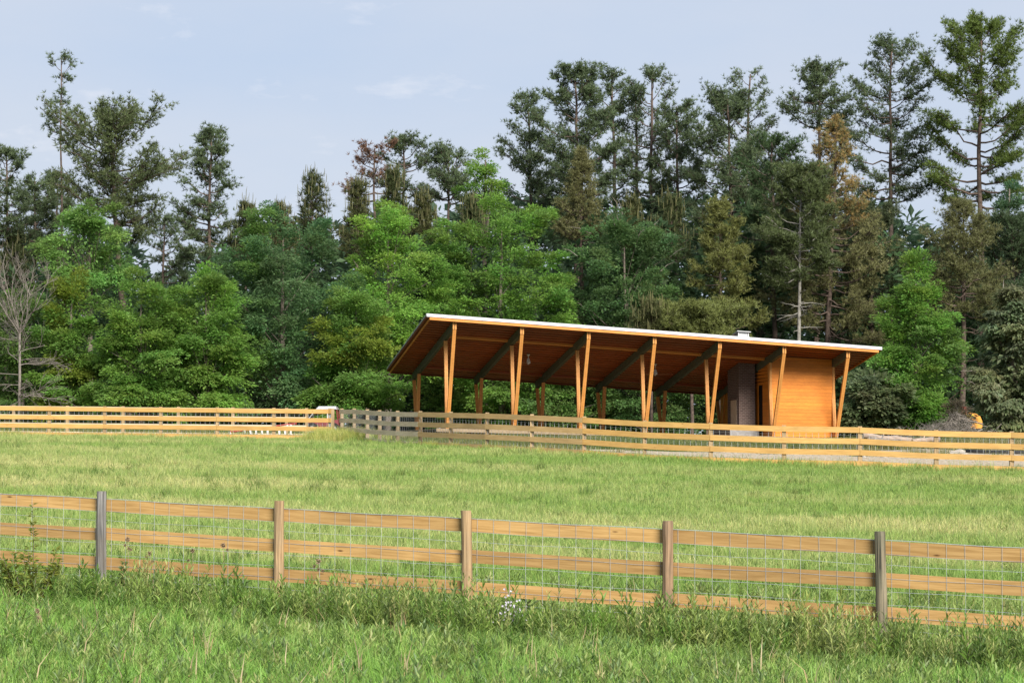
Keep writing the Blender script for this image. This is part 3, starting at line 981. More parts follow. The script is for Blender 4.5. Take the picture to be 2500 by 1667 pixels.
def tufts(mb, P, Dr, r, col, n=14, ln=.30, w=.034, spread=.85, cvar=.2):
    """needle tufts at points P pointing along Dr"""
    k = len(P)
    idx = np.repeat(np.arange(k), n); m = len(idx)
    d = norm(Dr[idx] * .75 + sph(m, r) * spread + np.array([0, 0, .22]))
    L = ln * r.uniform(.7, 1.15, m)
    st = P[idx] + d * (L * .08)[:, None]
    S = norm(np.cross(d, sph(m, r)))
    V = np.stack([st + S * (w / 2), st - S * (w / 2), st + d * L[:, None]], 1).reshape(-1, 3)
    cc = np.asarray(col, float) if np.ndim(col) == 1 else col[idx]
    c = cc * (r.uniform(1 - cvar, 1 + cvar, (k, 1))[idx]) * r.uniform(.8, 1.2, (m, 1))
    mb.add(V, np.arange(m * 3).reshape(m, 3), np.repeat(c, 3, 0))


def pine(label, cx, top_y, hw_px, bot_y, D, col, seed, trunk_px=None, dense=1.0, prof=None, name='pine_tree', group='pines standing in the wood', rad=None,
         bark='bark_pine', dead_low=0, tuft=(9, .235, .036), nb=44, rust=None, gaps=.12, mid_px=None, tw_n=(4, 8), up=(.0, .80)):
    r = np.random.default_rng(seed)
    s = D / F_PX
    g = ground_at(trunk_px if trunk_px is not None else cx, D)
    top = at(cx, top_y, D); zb = at(cx, bot_y, D)[2]
    H = top[2] - g[2]
    hw = hw_px * s
    if prof is None: prof = ([0, .15, .4, .65, .85, 1.0], [.75, 1.0, 1.0, .9, .72, .42])
    rad = rad or .0085 * H + .04
    t = thing(name, label, 'tree', g, group)
    tb = MB()
    ks = np.linspace(0, 1, 14)
    off = np.cumsum(r.normal(size=(14, 3)) * [1, 1, 0], 0) * .045 * H / 20
    off -= off[0] + (off[-1] - off[0]) * ks[:, None]
    TP = g - [0, 0, .15] + (top - [0, 0, .25] - g) * ks[:, None] + off
    tb.tube(TP, rad * (1 - .85 * ks) + .012, 8)
    at_h = lambda z: np.array([np.interp(z, TP[:, 2], TP[:, i]) for i in range(3)])
    TUP, TUD, TUR = [], [], []
    # a few blind sectors make the crown uneven
    blind = [(r.uniform(0, 6.28), r.uniform(.0, .9), r.uniform(.3, .6)) for _ in range(int(8 * gaps * 4))]
    for q in range(nb):
        f = (q + r.random()) / nb
        z = zb + f * (top[2] - zb - .3)
        az = q * 2.4 + r.uniform(-.5, .5)
        if any(abs((az - b0 + math.pi) % (2 * math.pi) - math.pi) < b2 and abs(f - b1) < .12 for b0, b1, b2 in blind): continue
        Lb = hw * np.interp(f, prof[0], prof[1]) * r.uniform(.70, 1.28)
        el = up[0] + (up[1] - up[0]) * f ** 1.3 + r.uniform(-.2, .2)
        d = np.array([math.cos(az) * math.cos(el), math.sin(az) * math.cos(el), math.sin(el)])
        p0 = at_h(z - Lb * math.sin(el) * .35 if f > .1 else z)
        cur = r.uniform(.05, .28)
        ts = np.linspace(0, 1, 6)
        bp = p0 + d * (ts * Lb)[:, None] + np.stack([0 * ts, 0 * ts, cur * Lb * ts ** 2 - .10 * Lb * np.sin(ts * 3.1)], -1) + np.cumsum(r.normal(size=(6, 3)) * .03 * Lb, 0) * (ts > 0)[:, None]
        over = bp[:, 2].max() - (top[2] - .30)
        if over > 0: bp = bp - np.outer(ts * .45 + .55, [0, 0, over])
        rb = max(.012, rad * .30 * (1 - .75 * f))
        tb.tube(bp, rb * (1 - .8 * ts) + .006, 4, cap=False)
        nt = r.integers(tw_n[0], tw_n[1]) + int(Lb * 2.6)
        for _ in range(nt):
            u = r.uniform(.30, 1.0) ** .8
            a = np.array([np.interp(u, ts, bp[:, i]) for i in range(3)])
            dd = norm(d * .7 + np.cross(d, [0, 0, 1.0]) * r.uniform(-1, 1) + np.array([0, 0, r.uniform(-.05, .5)]))
            tl = r.uniform(.22, .55) * Lb * (1.1 - .5 * u) + .18
            b2 = a + dd * tl
            tb.tube([a, b2], [rb * .4 + .006, .008], 3, cap=False)
            mtf = max(3, int(dense * (4.2 + tl * 7.5)))
            us = r.uniform(.15, 1.08, mtf)
            TUP.append(a + dd * (us * tl)[:, None] + r.normal(size=(mtf, 3)) * [.17, .17, .11] * (.7 + tl * .45))
            TUD.append(norm(dd + r.normal(size=(mtf, 3)) * .45 + [0, 0, .25]))
            TUR.append(np.full(mtf, f))
    for _ in range(dead_low):
        z = r.uniform(g[2] + .2 * H, zb)
        az = r.uniform(0, 6.28); Lb = hw * r.uniform(.25, .8)
        d = np.array([math.cos(az), math.sin(az), r.uniform(-.25, .3)])
        p0 = at_h(z)
        ps = p0 + d * (np.linspace(0, 1, 5) * Lb)[:, None] + np.cumsum(r.normal(size=(5, 3)) * .05 * Lb, 0)
        ps[0] = p0
        tb.tube(ps, [.035, .028, .02, .013, .006], 4, cap=False)
        for _k in range(3):
            a = ps[r.integers(1, 4)]; e = a + (d * .5 + sph(1, r)[0] * .6) * Lb * .35
            tb.tube([a, e], [.014, .004], 3, cap=False)
    tb.build('trunk', M[bark], t, True)
    P = np.concatenate(TUP); Dd = np.concatenate(TUD); Rr = np.concatenate(TUR)
    cc = np.tile(np.asarray(col, float), (len(P), 1))
    if rust is not None:
        rc, f0, f1, frac = rust
        sel = (Rr >= f0) & (Rr <= f1) & (r.random(len(P)) < frac)
        cc[sel] = np.asarray(rc)
    mb = MB()
    tufts(mb, P, Dd, r, cc, tuft[0], tuft[1], tuft[2])
    mb.build('crown', M['needle'], t)
    return t


def candle_pine(label, cx, top_y, hw_px, bot_y, D, col, seed, nc=26):
    """young pine whose upright new shoots stand over the crown like candles"""
    r = np.random.default_rng(seed)
    s = D / F_PX
    g = ground_at(cx, D); top = at(cx, top_y, D); zb = max(at(cx, bot_y, D)[2], g[2] + .3); hw = hw_px * s
    t = thing('young_pine', label, 'tree', g, 'young pines with upright pale shoots')
    tb = MB(); tb.tube([g - [0, 0, .1], (g + top) / 2, top - [0, 0, .3]], [.11, .07, .02], 7)
    P, Dr, CP = [], [], []
    nb = 60
    for q in range(nb):
        f = (q + r.random()) / nb
        z = zb + f * (top[2] - zb - .45)
        az = q * 2.4 + r.uniform(-.4, .4)
        Lb = hw * (1.05 - .62 * f ** 2.2) * r.uniform(.55, 1.1)
        el = .25 + .75 * f
        d = np.array([math.cos(az) * math.cos(el), math.sin(az) * math.cos(el), math.sin(el)])
        p0 = np.array([g[0], g[1], z])
        e = p0 + d * Lb + [0, 0, .1 * Lb]
        tb.tube([p0, (p0 + e) / 2 - [0, 0, .05 * Lb], e], [.022, .015, .008], 4, cap=False)
        m = 5 + int(Lb * 5)
        us = r.uniform(.3, 1, m)
        P.append(p0 + (e - p0) * us[:, None] + r.normal(size=(m, 3)) * .11); Dr.append(norm(d + r.normal(size=(m, 3)) * .45 + [0, 0, .45]))
        CP.append(e)
    tb.build('trunk', M['bark_pine'], t, True)
    mb = MB()
    tufts(mb, np.concatenate(P), np.concatenate(Dr), r, col, 15, .30, .034)
    mb.build('crown', M['needle'], t)
    cb = MB()
    CP = np.array(CP); order = np.argsort(-CP[:, 2])[:nc * 2]
    for q in order:
        for _ in range(2):
            h = r.uniform(.25, .62); o = CP[q] + r.normal(size=3) * [.16, .16, .12]
            cb.tube([o - [0, 0, .05], o + [r.normal() * .015, 0, h * .6], o + [r.normal() * .02, 0, h]], [.016, .015, .005], 4, np.array([.15, .145, .062]) * r.uniform(.8, 1.2), cap=False)
    tag(cb.build('shoots', M['needle'], t), kind='stuff')
    return t


G1 = (.065, .135, .020)      # bright spring green
G2 = (.115, .200, .048)      # mid green
G3 = (.108, .200, .078)      # deep bluish green
G4 = (.09, .145, .02)      # yellow green
GP = (.092, .128, .060)      # pine
GPB = (.098, .142, .030)     # brighter pine
GO = (.085, .09, .03)      # olive
YG = (.185, .250, .040)

# tall pines on the right
pine('tallest pine at the right edge, broad bright green crown high over the wood', 2395, 43, 122, 505, 138, GPB, 11, 2392, dense=1.5, nb=58, rad=.24, prof=([0, .15, .45, .7, .88, 1], [.9, 1, 1, .85, .6, .3]), gaps=.16)
pine('dark pine with a domed top, just left of the tallest pine', 2178, 92, 95, 500, 142, GP, 12, 2172, dense=1.0, nb=52, rad=.20, gaps=.2)
pine('pine with a flat spreading crown behind the rusty topped cedar', 2003, 150, 92, 330, 148, GP, 13, 1990, dense=1.1, nb=34, gaps=.16, prof=([0, .2, .5, .8, 1], [1, .95, .6, .55, .3]))
pine('slim dark pine rising above the dense rounded pine', 1832, 166, 66, 480, 150, GP, 14, 1822, dense=.8, nb=30, gaps=.2)
pine('dense rounded pine crown below the slim dark pine', 1775, 226, 108, 620, 140, GP, 15, 1812, dense=1.4, nb=54)
pine('tall thin pine with a loose round tuft, right of the narrow pine', 1592, 160, 66, 520, 146, GP, 16, 1600, dense=.8, nb=36, gaps=.22)
pine('broad shouldered pine right of the loose tufted pine', 1652, 245, 80, 620, 144, GP, 17, 1660, dense=1.0, nb=40, gaps=.16)
pine('small topped pine between the narrow pine and the loose tufted pine', 1550, 205, 54, 560, 149, GP, 18, 1555, dense=.85, nb=32, gaps=.2)
pine('narrow pine beside the thickest dark pine', 1494, 163, 56, 520, 148, GP, 19, 1502, dense=.95, nb=34, gaps=.2)
pine('thickest dark pine of the right hand group, full crown to its top', 1402, 160, 90, 600, 139, GP, 20, 1412, dense=1.5, nb=58, rad=.23)
pine('ragged dark pine at the left end of the right hand group', 1288, 222, 100, 600, 143, GP, 21, 1318, dense=1.0, nb=46, gaps=.24, prof=([0, .2, .5, .75, 1], [1.05, 1, .9, .6, .3]))
# pines in the middle and on the left
pine('open dark pine standing alone just left of the right hand group', 1095, 358, 60, 500, 136, GP, 22, 1100, dense=.95, nb=26, gaps=.2, up=(.2, 1.1))
pine('slender pine right of the rust coloured dying pine', 984, 327, 58, 480, 139, GP, 23, 988, dense=.8, nb=30, gaps=.2)
pine('dying pine with rust coloured needles above the young pines', 915, 345, 60, 500, 138, (.165, .095, .06), 24, 925, dense=.55, nb=26, gaps=.25)
pine('lone pine with a pointed top left of the young pines', 516, 311, 72, 640, 130, GP, 25, 496, dense=1.0, nb=48, gaps=.16, prof=([0, .15, .4, .7, .85, 1], [.9, 1, .85, .6, .65, .25]))
pine('big spreading pine with a thick reddish trunk on the left', 268, 258, 138, 590, 125, (.100, .128, .052), 26, 318, dense=.95, nb=70, rad=.24, prof=([0, .15, .45, .7, .88, 1], [.45, .7, 1, 1, .75, .4]), up=(-.05, .8), gaps=.2)
pine('very thin tall sapling pine poking above the big spreading pine', 150, 124, 44, 345, 133, GP, 27, 172, dense=.28, nb=20, rad=.10, gaps=.3, prof=([0, .3, .45, .6, .85, 1], [.8, .9, .2, .25, .9, .45]), up=(.2, .8))
pine('dark pine cut by the left edge of the picture', 16, 360, 56, 600, 131, GP, 28, 18, dense=1.1, nb=42)
pine('short dark pine second from the left edge', 86, 425, 46, 640, 134, GP, 29, 84, dense=.95, nb=34, gaps=.2)
pine('short dark pine beneath the thin tall sapling pine', 140, 415, 46, 640, 136, GP, 30, 140, dense=.95, nb=34, gaps=.2)
pine('dark pine behind the thick reddish trunk', 400, 520, 60, 720, 140, GP, 31, 392, dense=.9, nb=34, gaps=.3)
# mixed trees right of centre
pine('dark pine with a bare grey trunk above the chimney cap', 1885, 330, 88, 640, 130, (0.056, 0.095, 0.036), 32, 1893, dense=1.1, nb=46, dead_low=10)
pine('pine with a pale straight trunk and dead side branches', 1956, 400, 80, 700, 125, (0.085, 0.111, 0.041), 33, 1948, dense=1.4, nb=54, bark='bark_pale', dead_low=26, gaps=.12, rad=.13)
pine('olive brown cedar with a rusty orange top', 2038, 283, 112, 810, 128, (.165, .165, .068), 34, 2012, dense=1.25, nb=74, name='cedar_tree', dead_low=14, rust=((.29, .205, .075), .5, 1.0, .55), prof=([0, .12, .4, .7, .9, 1], [1.05, 1.1, .85, .5, .3, .1]), tuft=(9, .22, .030), gaps=.08)
pine('small olive pine with bushy yellowish foliage behind the roof', 1757, 482, 70, 800, 124, (0.136, 0.147, 0.043), 35, 1762, dense=1.3, nb=52, prof=([0, .15, .5, .75, 1], [1, 1, .8, .55, .15]), gaps=.2)
pine('pointed brownish cedar in front of the thickest dark pine', 1420, 358, 54, 590, 131, (.140, .140, .056), 36, 1422, dense=1.2, nb=60, name='cedar_tree', prof=([0, .2, .5, .8, 1], [1, .95, .6, .28, .06]), tuft=(9, .19, .028), up=(.1, .8), gaps=.05)
pine('olive cedar with a bare lower trunk beside the bright green tree', 2352, 486, 98, 770, 119, (.130, .135, .054), 37, 2350, dense=1.35, nb=60, name='cedar_tree', dead_low=22, rad=.17, tuft=(9, .20, .028), prof=([0, .15, .45, .75, 1], [.9, 1, .9, .6, .15]), gaps=.08)
pine('low bushy olive pine peeping over the roof just left of the chimney cap', 1690, 742, 92, 850, 121, (0.150, 0.174, 0.051), 38, 1690, dense=1.6, nb=44, prof=([0, .3, .7, 1], [1, 1, .85, .4]), gaps=.05)
pine('grey green pine behind the bright green tree on the right', 2130, 500, 110, 860, 132, (0.069, 0.089, 0.041), 39, 2130, dense=1.25, nb=56)
pine('hazy dark pine at the right edge under the tallest pine', 2470, 520, 95, 800, 128, (0.056, 0.086, 0.038), 40, 2480, dense=1.2, nb=50)
# young pines with candles
for q, (x, y, hw, by, lab) in enumerate([
        (600, 492, 52, 660, 'young pine with pale shoots right of the lone pointed pine'),
        (682, 498, 46, 640, 'short young pine between the two taller young pines left of centre'),
        (762, 420, 58, 640, 'tallest young pine, left of the rust coloured dying pine'),
        (872, 440, 52, 640, 'young pine with pale shoots right beneath the rust coloured dying pine'),
        (958, 408, 42, 600, 'narrow young pine in front of the slender pine'),
        (1030, 470, 48, 620, 'young pine beneath the open dark pine'),
        (1150, 480, 40, 600, 'young pine left of the big bright green tree top behind the roof'),
        (1545, 480, 40, 620, 'young pine with pale shoots left of its twin under the loose tufted pine'),
        (1640, 478, 52, 640, 'young pine with pale shoots right of its twin under the broad shouldered pine'),
        (1590, 736, 62, 860, 'young pine whose pale shoots stand just above the roof edge'),
        (30, 570, 60, 720, 'young pine behind the bare tree at the left edge')]):
    candle_pine(lab, x, y, hw, by, 129 + (q % 3) * 2 if q != 9 else 120, (.075, .085, .030) if q % 2 else (.062, .080, .030), 60 + q)

# leafy trees along the edge of the wood
broadleaf('dark leafy bush under the bare tree at the left edge', 55, 700, 100, 990, 115, G2, 101, n=190, each=100)
broadleaf('yellow green tree right of the bare tree', 172, 632, 78, 990, 112.5, (0.145, 0.259, 0.052), 102, PROF_CONE, n=210, accent=YG, acc=.12)
broadleaf('bright green tree with a rounded top, third leafy tree from the left edge', 345, 660, 102, 990, 110.5, (0.150, 0.267, 0.054), 103, PROF_CONE, n=270)
broadleaf('fresh green tree left of the largest dark tree', 500, 645, 108, 990, 112, (0.153, 0.273, 0.055), 104, PROF_COL, n=290, accent=(0.199, 0.356, 0.071), acc=.15)
broadleaf('largest dark green tree left of the pavilion', 690, 502, 168, 990, 118, G3, 105, PROF_ROUND, n=460, each=115, bough=1.2, accent=(0.137, 0.245, 0.064), acc=.12)
broadleaf('brightest yellow green tree behind the left end of the roof', 946, 488, 112, 960, 121, (0.180, 0.321, 0.064), 106, PROF_ROUND, n=300, accent=(0.206, 0.367, 0.073), acc=.15)
broadleaf('pale green tree with yellow boughs beside the left roof corner', 868, 688, 108, 992, 114.5, (0.145, 0.259, 0.054), 107, PROF_CONE, n=280, accent=YG, acc=.16)
broadleaf('wide green tree above the left half of the roof', 1225, 478, 178, 1000, 125, (0.142, 0.267, 0.054), 108, PROF_ROUND, n=460, each=115, bough=1.2, accent=(0.191, 0.341, 0.068), acc=.14)
broadleaf('shaded tree between the two bright trees behind the roof', 1085, 560, 88, 1000, 127, G2, 109, n=200)
broadleaf('grey green tree with pale twigs above the middle of the roof', 1525, 528, 150, 1000, 127, (0.109, 0.195, 0.071), 110, PROF_ROUND, n=400, each=110, twigs=90)
broadleaf('light green sparse tree in front of the big spreading pine', 215, 480, 105, 720, 121, (0.165, 0.296, 0.077), 111, PROF_ROUND, n=150, each=105, bark='bark', trunk_px=222, shell=(.45, 1))
broadleaf('thin bright green tree at the left foot of the right hand pines', 1185, 360, 58, 560, 131, (0.161, 0.287, 0.057), 112, PROF_COL, n=80, each=90, shell=(.3, 1.05))
broadleaf('bright green tree right of the pavilion, narrow top and wide base', 2238, 620, 104, 1050, 117, (0.165, 0.306, 0.061), 113, PROF_CONE, n=330, accent=(0.130, 0.232, 0.061), acc=.2)
broadleaf('grey green leafy shrub against the right end of the pavilion', 2135, 880, 82, 1062, 116, (0.151, 0.197, 0.095), 114, PROF_ROUND, n=130, each=105, name='leafy_shrub', cat='shrub', ln=(.16, .26), wd=.6)
broadleaf('pale drooping grey green tree at the right edge', 2476, 690, 82, 1062, 108, (0.166, 0.202, 0.100), 115, PROF_COL, n=210, each=95, ln=(.16, .28), wd=.5, droop=.8, twigs=14)
broadleaf('small grey leaved sapling at the right edge below the tallest pine', 2470, 430, 50, 640, 130, (0.083, 0.149, 0.071), 116, PROF_COL, n=60, each=80, shell=(.2, 1.0))
broadleaf('dim green tree between the pale trunk and the roof', 1850, 560, 90, 1000, 133, (0.070, 0.125, 0.054), 117, PROF_ROUND, n=190, each=90)
broadleaf('dim green tree seen below the low eave of the pavilion', 1330, 800, 150, 1030, 123.5, (0.130, 0.232, 0.061), 118, PROF_ROUND, n=210, each=90)
broadleaf('dim leafy tree below the eave near the chimney', 1600, 800, 150, 1030, 124, (0.115, 0.205, 0.064), 119, PROF_ROUND, n=210, each=90)

# shaded depth of the wood behind: one unbroken mass
r = np.random.default_rng(300)
wood = MB()
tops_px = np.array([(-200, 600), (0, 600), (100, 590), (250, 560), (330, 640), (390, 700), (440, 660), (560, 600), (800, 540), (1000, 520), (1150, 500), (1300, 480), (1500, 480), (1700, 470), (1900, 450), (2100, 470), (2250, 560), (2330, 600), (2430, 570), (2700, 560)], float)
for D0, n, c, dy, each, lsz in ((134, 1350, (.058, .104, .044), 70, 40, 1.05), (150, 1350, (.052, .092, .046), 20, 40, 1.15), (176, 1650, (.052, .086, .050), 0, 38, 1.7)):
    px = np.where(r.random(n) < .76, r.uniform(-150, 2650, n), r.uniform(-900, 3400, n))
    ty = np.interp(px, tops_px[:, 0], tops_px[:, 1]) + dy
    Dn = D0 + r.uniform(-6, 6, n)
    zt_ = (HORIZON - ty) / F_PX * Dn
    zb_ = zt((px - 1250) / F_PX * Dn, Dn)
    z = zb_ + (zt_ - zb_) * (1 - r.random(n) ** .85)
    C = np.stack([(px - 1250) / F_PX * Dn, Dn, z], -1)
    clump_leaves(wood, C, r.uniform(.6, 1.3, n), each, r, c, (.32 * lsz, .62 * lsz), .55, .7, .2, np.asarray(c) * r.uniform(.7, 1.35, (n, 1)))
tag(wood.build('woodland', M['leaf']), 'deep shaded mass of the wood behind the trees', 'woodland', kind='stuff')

# bare tree on the left
def bare_tree(label, cx, top_y, hw_px, D, seed, split_y=800):
    r = np.random.default_rng(seed)
    g = ground_at(cx, D); s = D / F_PX
    t = thing('bare_tree', label, 'tree', g)
    tb = MB(); bb = MB()
    top = at(cx, top_y, D); sp = at(cx + 2, split_y, D)
    tb.tube([g - [0, 0, .1], g * .5 + sp * .5 + [.03, 0, 0], sp], [.075, .06, .045], 8)
    def grow(p, d, L, rad, lev, up_):
        k = 5
        ps = [p]
        for i in range(k):
            d = norm(d + r.normal(size=3) * .13 + np.array([0, 0, up_]))
            ps.append(ps[-1] + d * L / k)
        bb.tube(ps, np.linspace(rad, rad * .35 + .004, k + 1), 5 if lev < 2 else 3, cap=False)
        if lev >= 3: return
        for i in range(r.integers(3, 6)):
            q = r.integers(1, k + 1)
            dd = norm(d + r.normal(size=3) * np.array([.75, .6, .35]))
            grow(ps[q], dd, L * r.uniform(.4, .65), max(rad * .5, .007), lev + 1, up_)
    for i in range(7):
        a = i * 2 * math.pi / 7 + r.uniform(-.3, .3)
        grow(sp - [0, 0, r.uniform(0, .3)], norm(np.array([math.cos(a) * .75, math.sin(a) * .5, 1.0])), (top[2] - sp[2]) * r.uniform(.55, .8), .030, 0, .12)
    for i in range(20):
        a = r.uniform(0, 6.28); z = r.uniform(.25, .95)
        grow(g + (sp - g) * z, norm(np.array([math.cos(a), math.sin(a) * .6, r.uniform(-.1, .35)])), hw_px * s * r.uniform(.7, 1.2), .018, 1, .0)
    tb.build('trunk', M['dead_wood'], t, True); bb.build('branches', M['dead_wood'], t, True)

bare_tree('bare grey tree without leaves at the left edge', 46, 632, 88, 107.5, 400)

# ------------------------------------------------------------------ things lying about
def on_ground(px, D, dz=0.0):
    p = ground_at(px, D); p[2] += dz
    return p


# brush pile
r = np.random.default_rng(500)
bp0 = on_ground(2310, 98)
bpile = thing('brush_pile', 'grey heap of cut branches and twigs in front of the yellow machine', 'brush pile', bp0)
for q in range(34):
    D = r.uniform(95.5, 100); px = r.uniform(2175, 2420)
    hgt = max(.12, .75 * math.exp(-((px - 2335) / 45) ** 2) + .30) * r.uniform(.2, 1.1)
    c = on_ground(px, D, hgt)
    d = norm(np.array([r.normal(), r.normal() * .5, r.normal() * .45])) * r.uniform(.5, 1.3)
    k = np.linspace(-1, 1, 6)
    ps = c + d * k[:, None] * .5 + np.cumsum(r.normal(size=(6, 3)) * .05, 0)
    m = MB().tube(ps, np.linspace(r.uniform(.018, .045), .008, 6), 5)
    for _ in range(4):
        a = ps[r.integers(1, 5)]; m.tube([a, a + (norm(d) * .5 + sph(1, r)[0] * .7) * .28, a + (norm(d) * .5 + sph(1, r)[0] * .7) * .5], [.012, .009, .004], 4, cap=False)
    m.build('branch', M['dead_wood'], bpile)
tw = MB()
for q in range(1500):
    D = r.uniform(95.5, 100.5); px = r.normal(2312, 48) if q % 2 else r.uniform(2170, 2440)
    hmax = .80 * math.exp(-((px - 2342) / 34) ** 2) + .45 * math.exp(-((px - 2275) / 60) ** 2) + .22
    c = on_ground(px, D, r.random() * hmax)
    d = norm(np.array([r.normal(), r.normal(), r.normal() * .7 + .15])) * r.uniform(.15, .5)
    m_ = c + d * .5 + r.normal(size=3) * .05
    tw.tube([c, m_, c + d], [.0075, .006, .003], 3, cap=False)
tag(tw.build('twigs', M['dead_wood'], bpile), kind='stuff')
# dry brown bush standing in the brush
broadleaf('dry brown twiggy bush rising behind the brush pile', 2334, 968, 36, 1062, 103, (.125, .112, .07), 501, PROF_CONE, n=70, each=70, rc=(.2, .32), ln=(.10, .2), wd=.22, name='dry_bush', cat='bush', group='shrubs', bark='dead_wood')

# logs, split wood
def log(label, x0, y0, x1, y1, D, rad, mat='log_pale', name='fallen_log', cat='log', stub=True):
    a, b_ = at(x0, y0, D), at(x1, y1, D + .6)
    for q in (a, b_): q[2] = max(q[2], float(zt(q[0], q[1])) + rad * .8)
    d = norm(b_ - a); L = np.linalg.norm(b_ - a)
    g = (a + b_) / 2; g = np.array([g[0], g[1], float(zt(g[0], g[1]))])
    rr = random.Random(int(x0))
    t = thing(name, label, cat, g, 'logs on the lane')
    ps = [a + (b_ - a) * k + np.array([0, 0, rr.uniform(-.02, .02)]) for k in np.linspace(0, 1, 7)]
    MB().tube(ps, [rad * rr.uniform(.88, 1.05) for _ in ps], 10).build('stem', M[mat], t, True)
    for e, s in ((a, -1), (b_, 1)):
        MB().tube([e + d * s * .001, e + d * s * .008], [rad * .8, rad * .78], 10).build('cut_face', M['firebrick'], t)
    if stub:
        m_ = a + (b_ - a) * .4
        MB().tube([m_, m_ + np.array([.06, 0, rad + .12])], [.03, .02], 6).build('branch_stub', M[mat], t)


log('pale fallen log with a round cut end in front of the brush pile', 2228, 1076, 2293, 1071, 84.5, .085)
log('long rough log lying left of the pale log', 2108, 1064, 2225, 1074, 86, .10)
log('brown log behind the long rough log', 2120, 1072, 2200, 1080, 85, .085, 'dead_wood')
log('short brown log under the first bay of golden rails right of the pavilion', 2190, 1080, 2262, 1083, 83.5, .06, 'dead_wood', stub=False)
for q, (x, D, s, lab) in enumerate([(2340, 83, .15, 'largest pale rock beside the black pipe'), (2325, 82.6, .11, 'flat pale rock left of the largest rock'), (2352, 82.2, .10, 'low pale rock touching the end of the black pipe'), (2157, 80, .09, 'small white rock on the straw lane'), (2108, 79.5, .07, 'tiny white rock beside a fence post')]):
    r2 = np.random.default_rng(520 + q)
    g = on_ground(x, D, .03)
    d = sph(40, r2)
    import bmesh
    bm = bmesh.new()
    bmesh.ops.create_icosphere(bm, subdivisions=2, radius=1)
    for v in bm.verts:
        k = 1 + .22 * math.sin(v.co.x * 3 + q) * math.sin(v.co.y * 4 + 1) + .12 * math.sin(v.co.z * 7 + q * 2)
        v.co = Vector((v.co.x * s * 1.4 * k, v.co.y * s * k, v.co.z * s * .75 * k + s * .3))
    me = bpy.data.meshes.new('rock'); bm.to_mesh(me); bm.free(); me.materials.append(M['stone'])
    o = link(bpy.data.objects.new('rock', me)); o.location = Vector(g.tolist())
    tag(o, lab, 'rock', 'rocks on the lane')
# black drain pipe
ps = []
for x in (2358, 2400, 2450, 2500, 2560):
    p = ground_at(x, 83.5 + .3 * math.sin(x)); p[2] += .085; ps.append(p)
tag(MB().tube(ps, .07, 10).build('drain_pipe', M['black_rubber'], None, True), 'black plastic drain pipe lying along the lane', 'pipe')

# compact yellow digger behind the brush
g = on_ground(2345, 104)
dg = thing('mini_digger', 'yellow compact digger half hidden behind the brush pile', 'digger', g)
zc = at(2380, 1046, 104)[2]
def gp(dx, dy, dz): return np.array([g[0] + dx, g[1] + dy, zc + dz])
# rounded counterweight seen from the side
prof = [(-.10, 0), (.76, 0), (.82, .06), (.82, .30), (.74, .50), (.60, .60), (.42, .66), (-.10, .66)]
m = MB(); n_ = len(prof)
m.add([gp(x, -.5, z) for x, z in prof] + [gp(x, .6, z) for x, z in prof], [[k, (k + 1) % n_, n_ + (k + 1) % n_, n_ + k] for k in range(n_)])
m.F.append(np.array([list(range(n_))[::-1]])); m.F.append(np.array([[n_ + k for k in range(n_)]]))
bod = m.build('body', M['machine_yellow'], dg)
MB().box(gp(.30, -.512, .50), np.eye(3), [.17, .008, .075]).build('warning_plate', M['sign_yellow'], bod)
MB().box(gp(.30, -.524, .505), np.eye(3), [.10, .003, .02]).build('warning_text', M['black_rubber'], bod)
MB().box(gp(.10, -.1, .78), np.eye(3), [.12, .2, .14]).build('seat', M['red_paint'], dg)
hub = float(g[2])
for s_ in (-.45, .55):
    tr = []
    for k in range(16):
        a = k * 2 * math.pi / 16
        tr.append((math.cos(a) * .22 + (.55 if math.cos(a) > 0 else -.75), math.sin(a) * .22))
    m = MB(); n_ = 16; cz = hub + .24
    m.add([(g[0] + x, g[1] + s_ - .13, cz + z) for x, z in tr] + [(g[0] + x, g[1] + s_ + .13, cz + z) for x, z in tr], [[k, (k + 1) % n_, n_ + (k + 1) % n_, n_ + k] for k in range(n_)])
    m.F.append(np.array([list(range(n_))[::-1]])); m.F.append(np.array([[n_ + k for k in range(n_)]]))
    m.build('track', M['black_rubber'], dg)
MB().tube([np.array([g[0], g[1] + .05, hub + .3]), np.array([g[0], g[1] + .05, zc])], .3, 12).build('turntable', M['black_rubber'], dg)
MB().tube([gp(.1, .6, .3), gp(.1, 1.2, .6), gp(.1, 1.7, .4)], [.10, .09, .07], 6).build('boom', M['machine_yellow'], dg)
MB().tube([gp(.1, 1.7, .4), gp(.1, 1.85, -.1)], [.07, .05], 6).build('dipper_arm', M['machine_yellow'], dg)
MB().box(gp(.1, 1.9, -.25), np.eye(3), [.16, .22, .14]).build('bucket', M['grey_metal'], dg)

# small utility vehicle with a white roof behind the fence corner
g = on_ground(799, 107)
zr = at(797, 992, 107)[2]
hgt = zr - g[2]
uv_ = thing('utility_vehicle', 'small red utility vehicle with a white roof parked behind the fence corner', 'vehicle', g)
def vp(x, y, z): return np.array([g[0] + x, g[1] + y, g[2] + z])
def plate(P, t=.03):
    P = np.array(P); return P
sb = hgt
roofm = MB().hexa([vp(-.44, -.52, sb - .13), vp(.48, -.52, sb - .13), vp(.48, .8, sb - .13), vp(-.44, .8, sb - .13), vp(-.34, -.44, sb), vp(.40, -.44, sb), vp(.40, .74, sb), vp(-.34, .74, sb)])
roofm.build('roof', M['grey_metal'], uv_)
bl = sb * .55
MB().hexa([vp(-.95, -.55, .32), vp(.55, -.55, .32), vp(.55, .85, .32), vp(-.95, .85, .32), vp(-.90, -.52, bl), vp(.52, -.52, bl), vp(.52, .82, bl), vp(-.90, .82, bl - .08)]).build('body', M['maroon'], uv_)
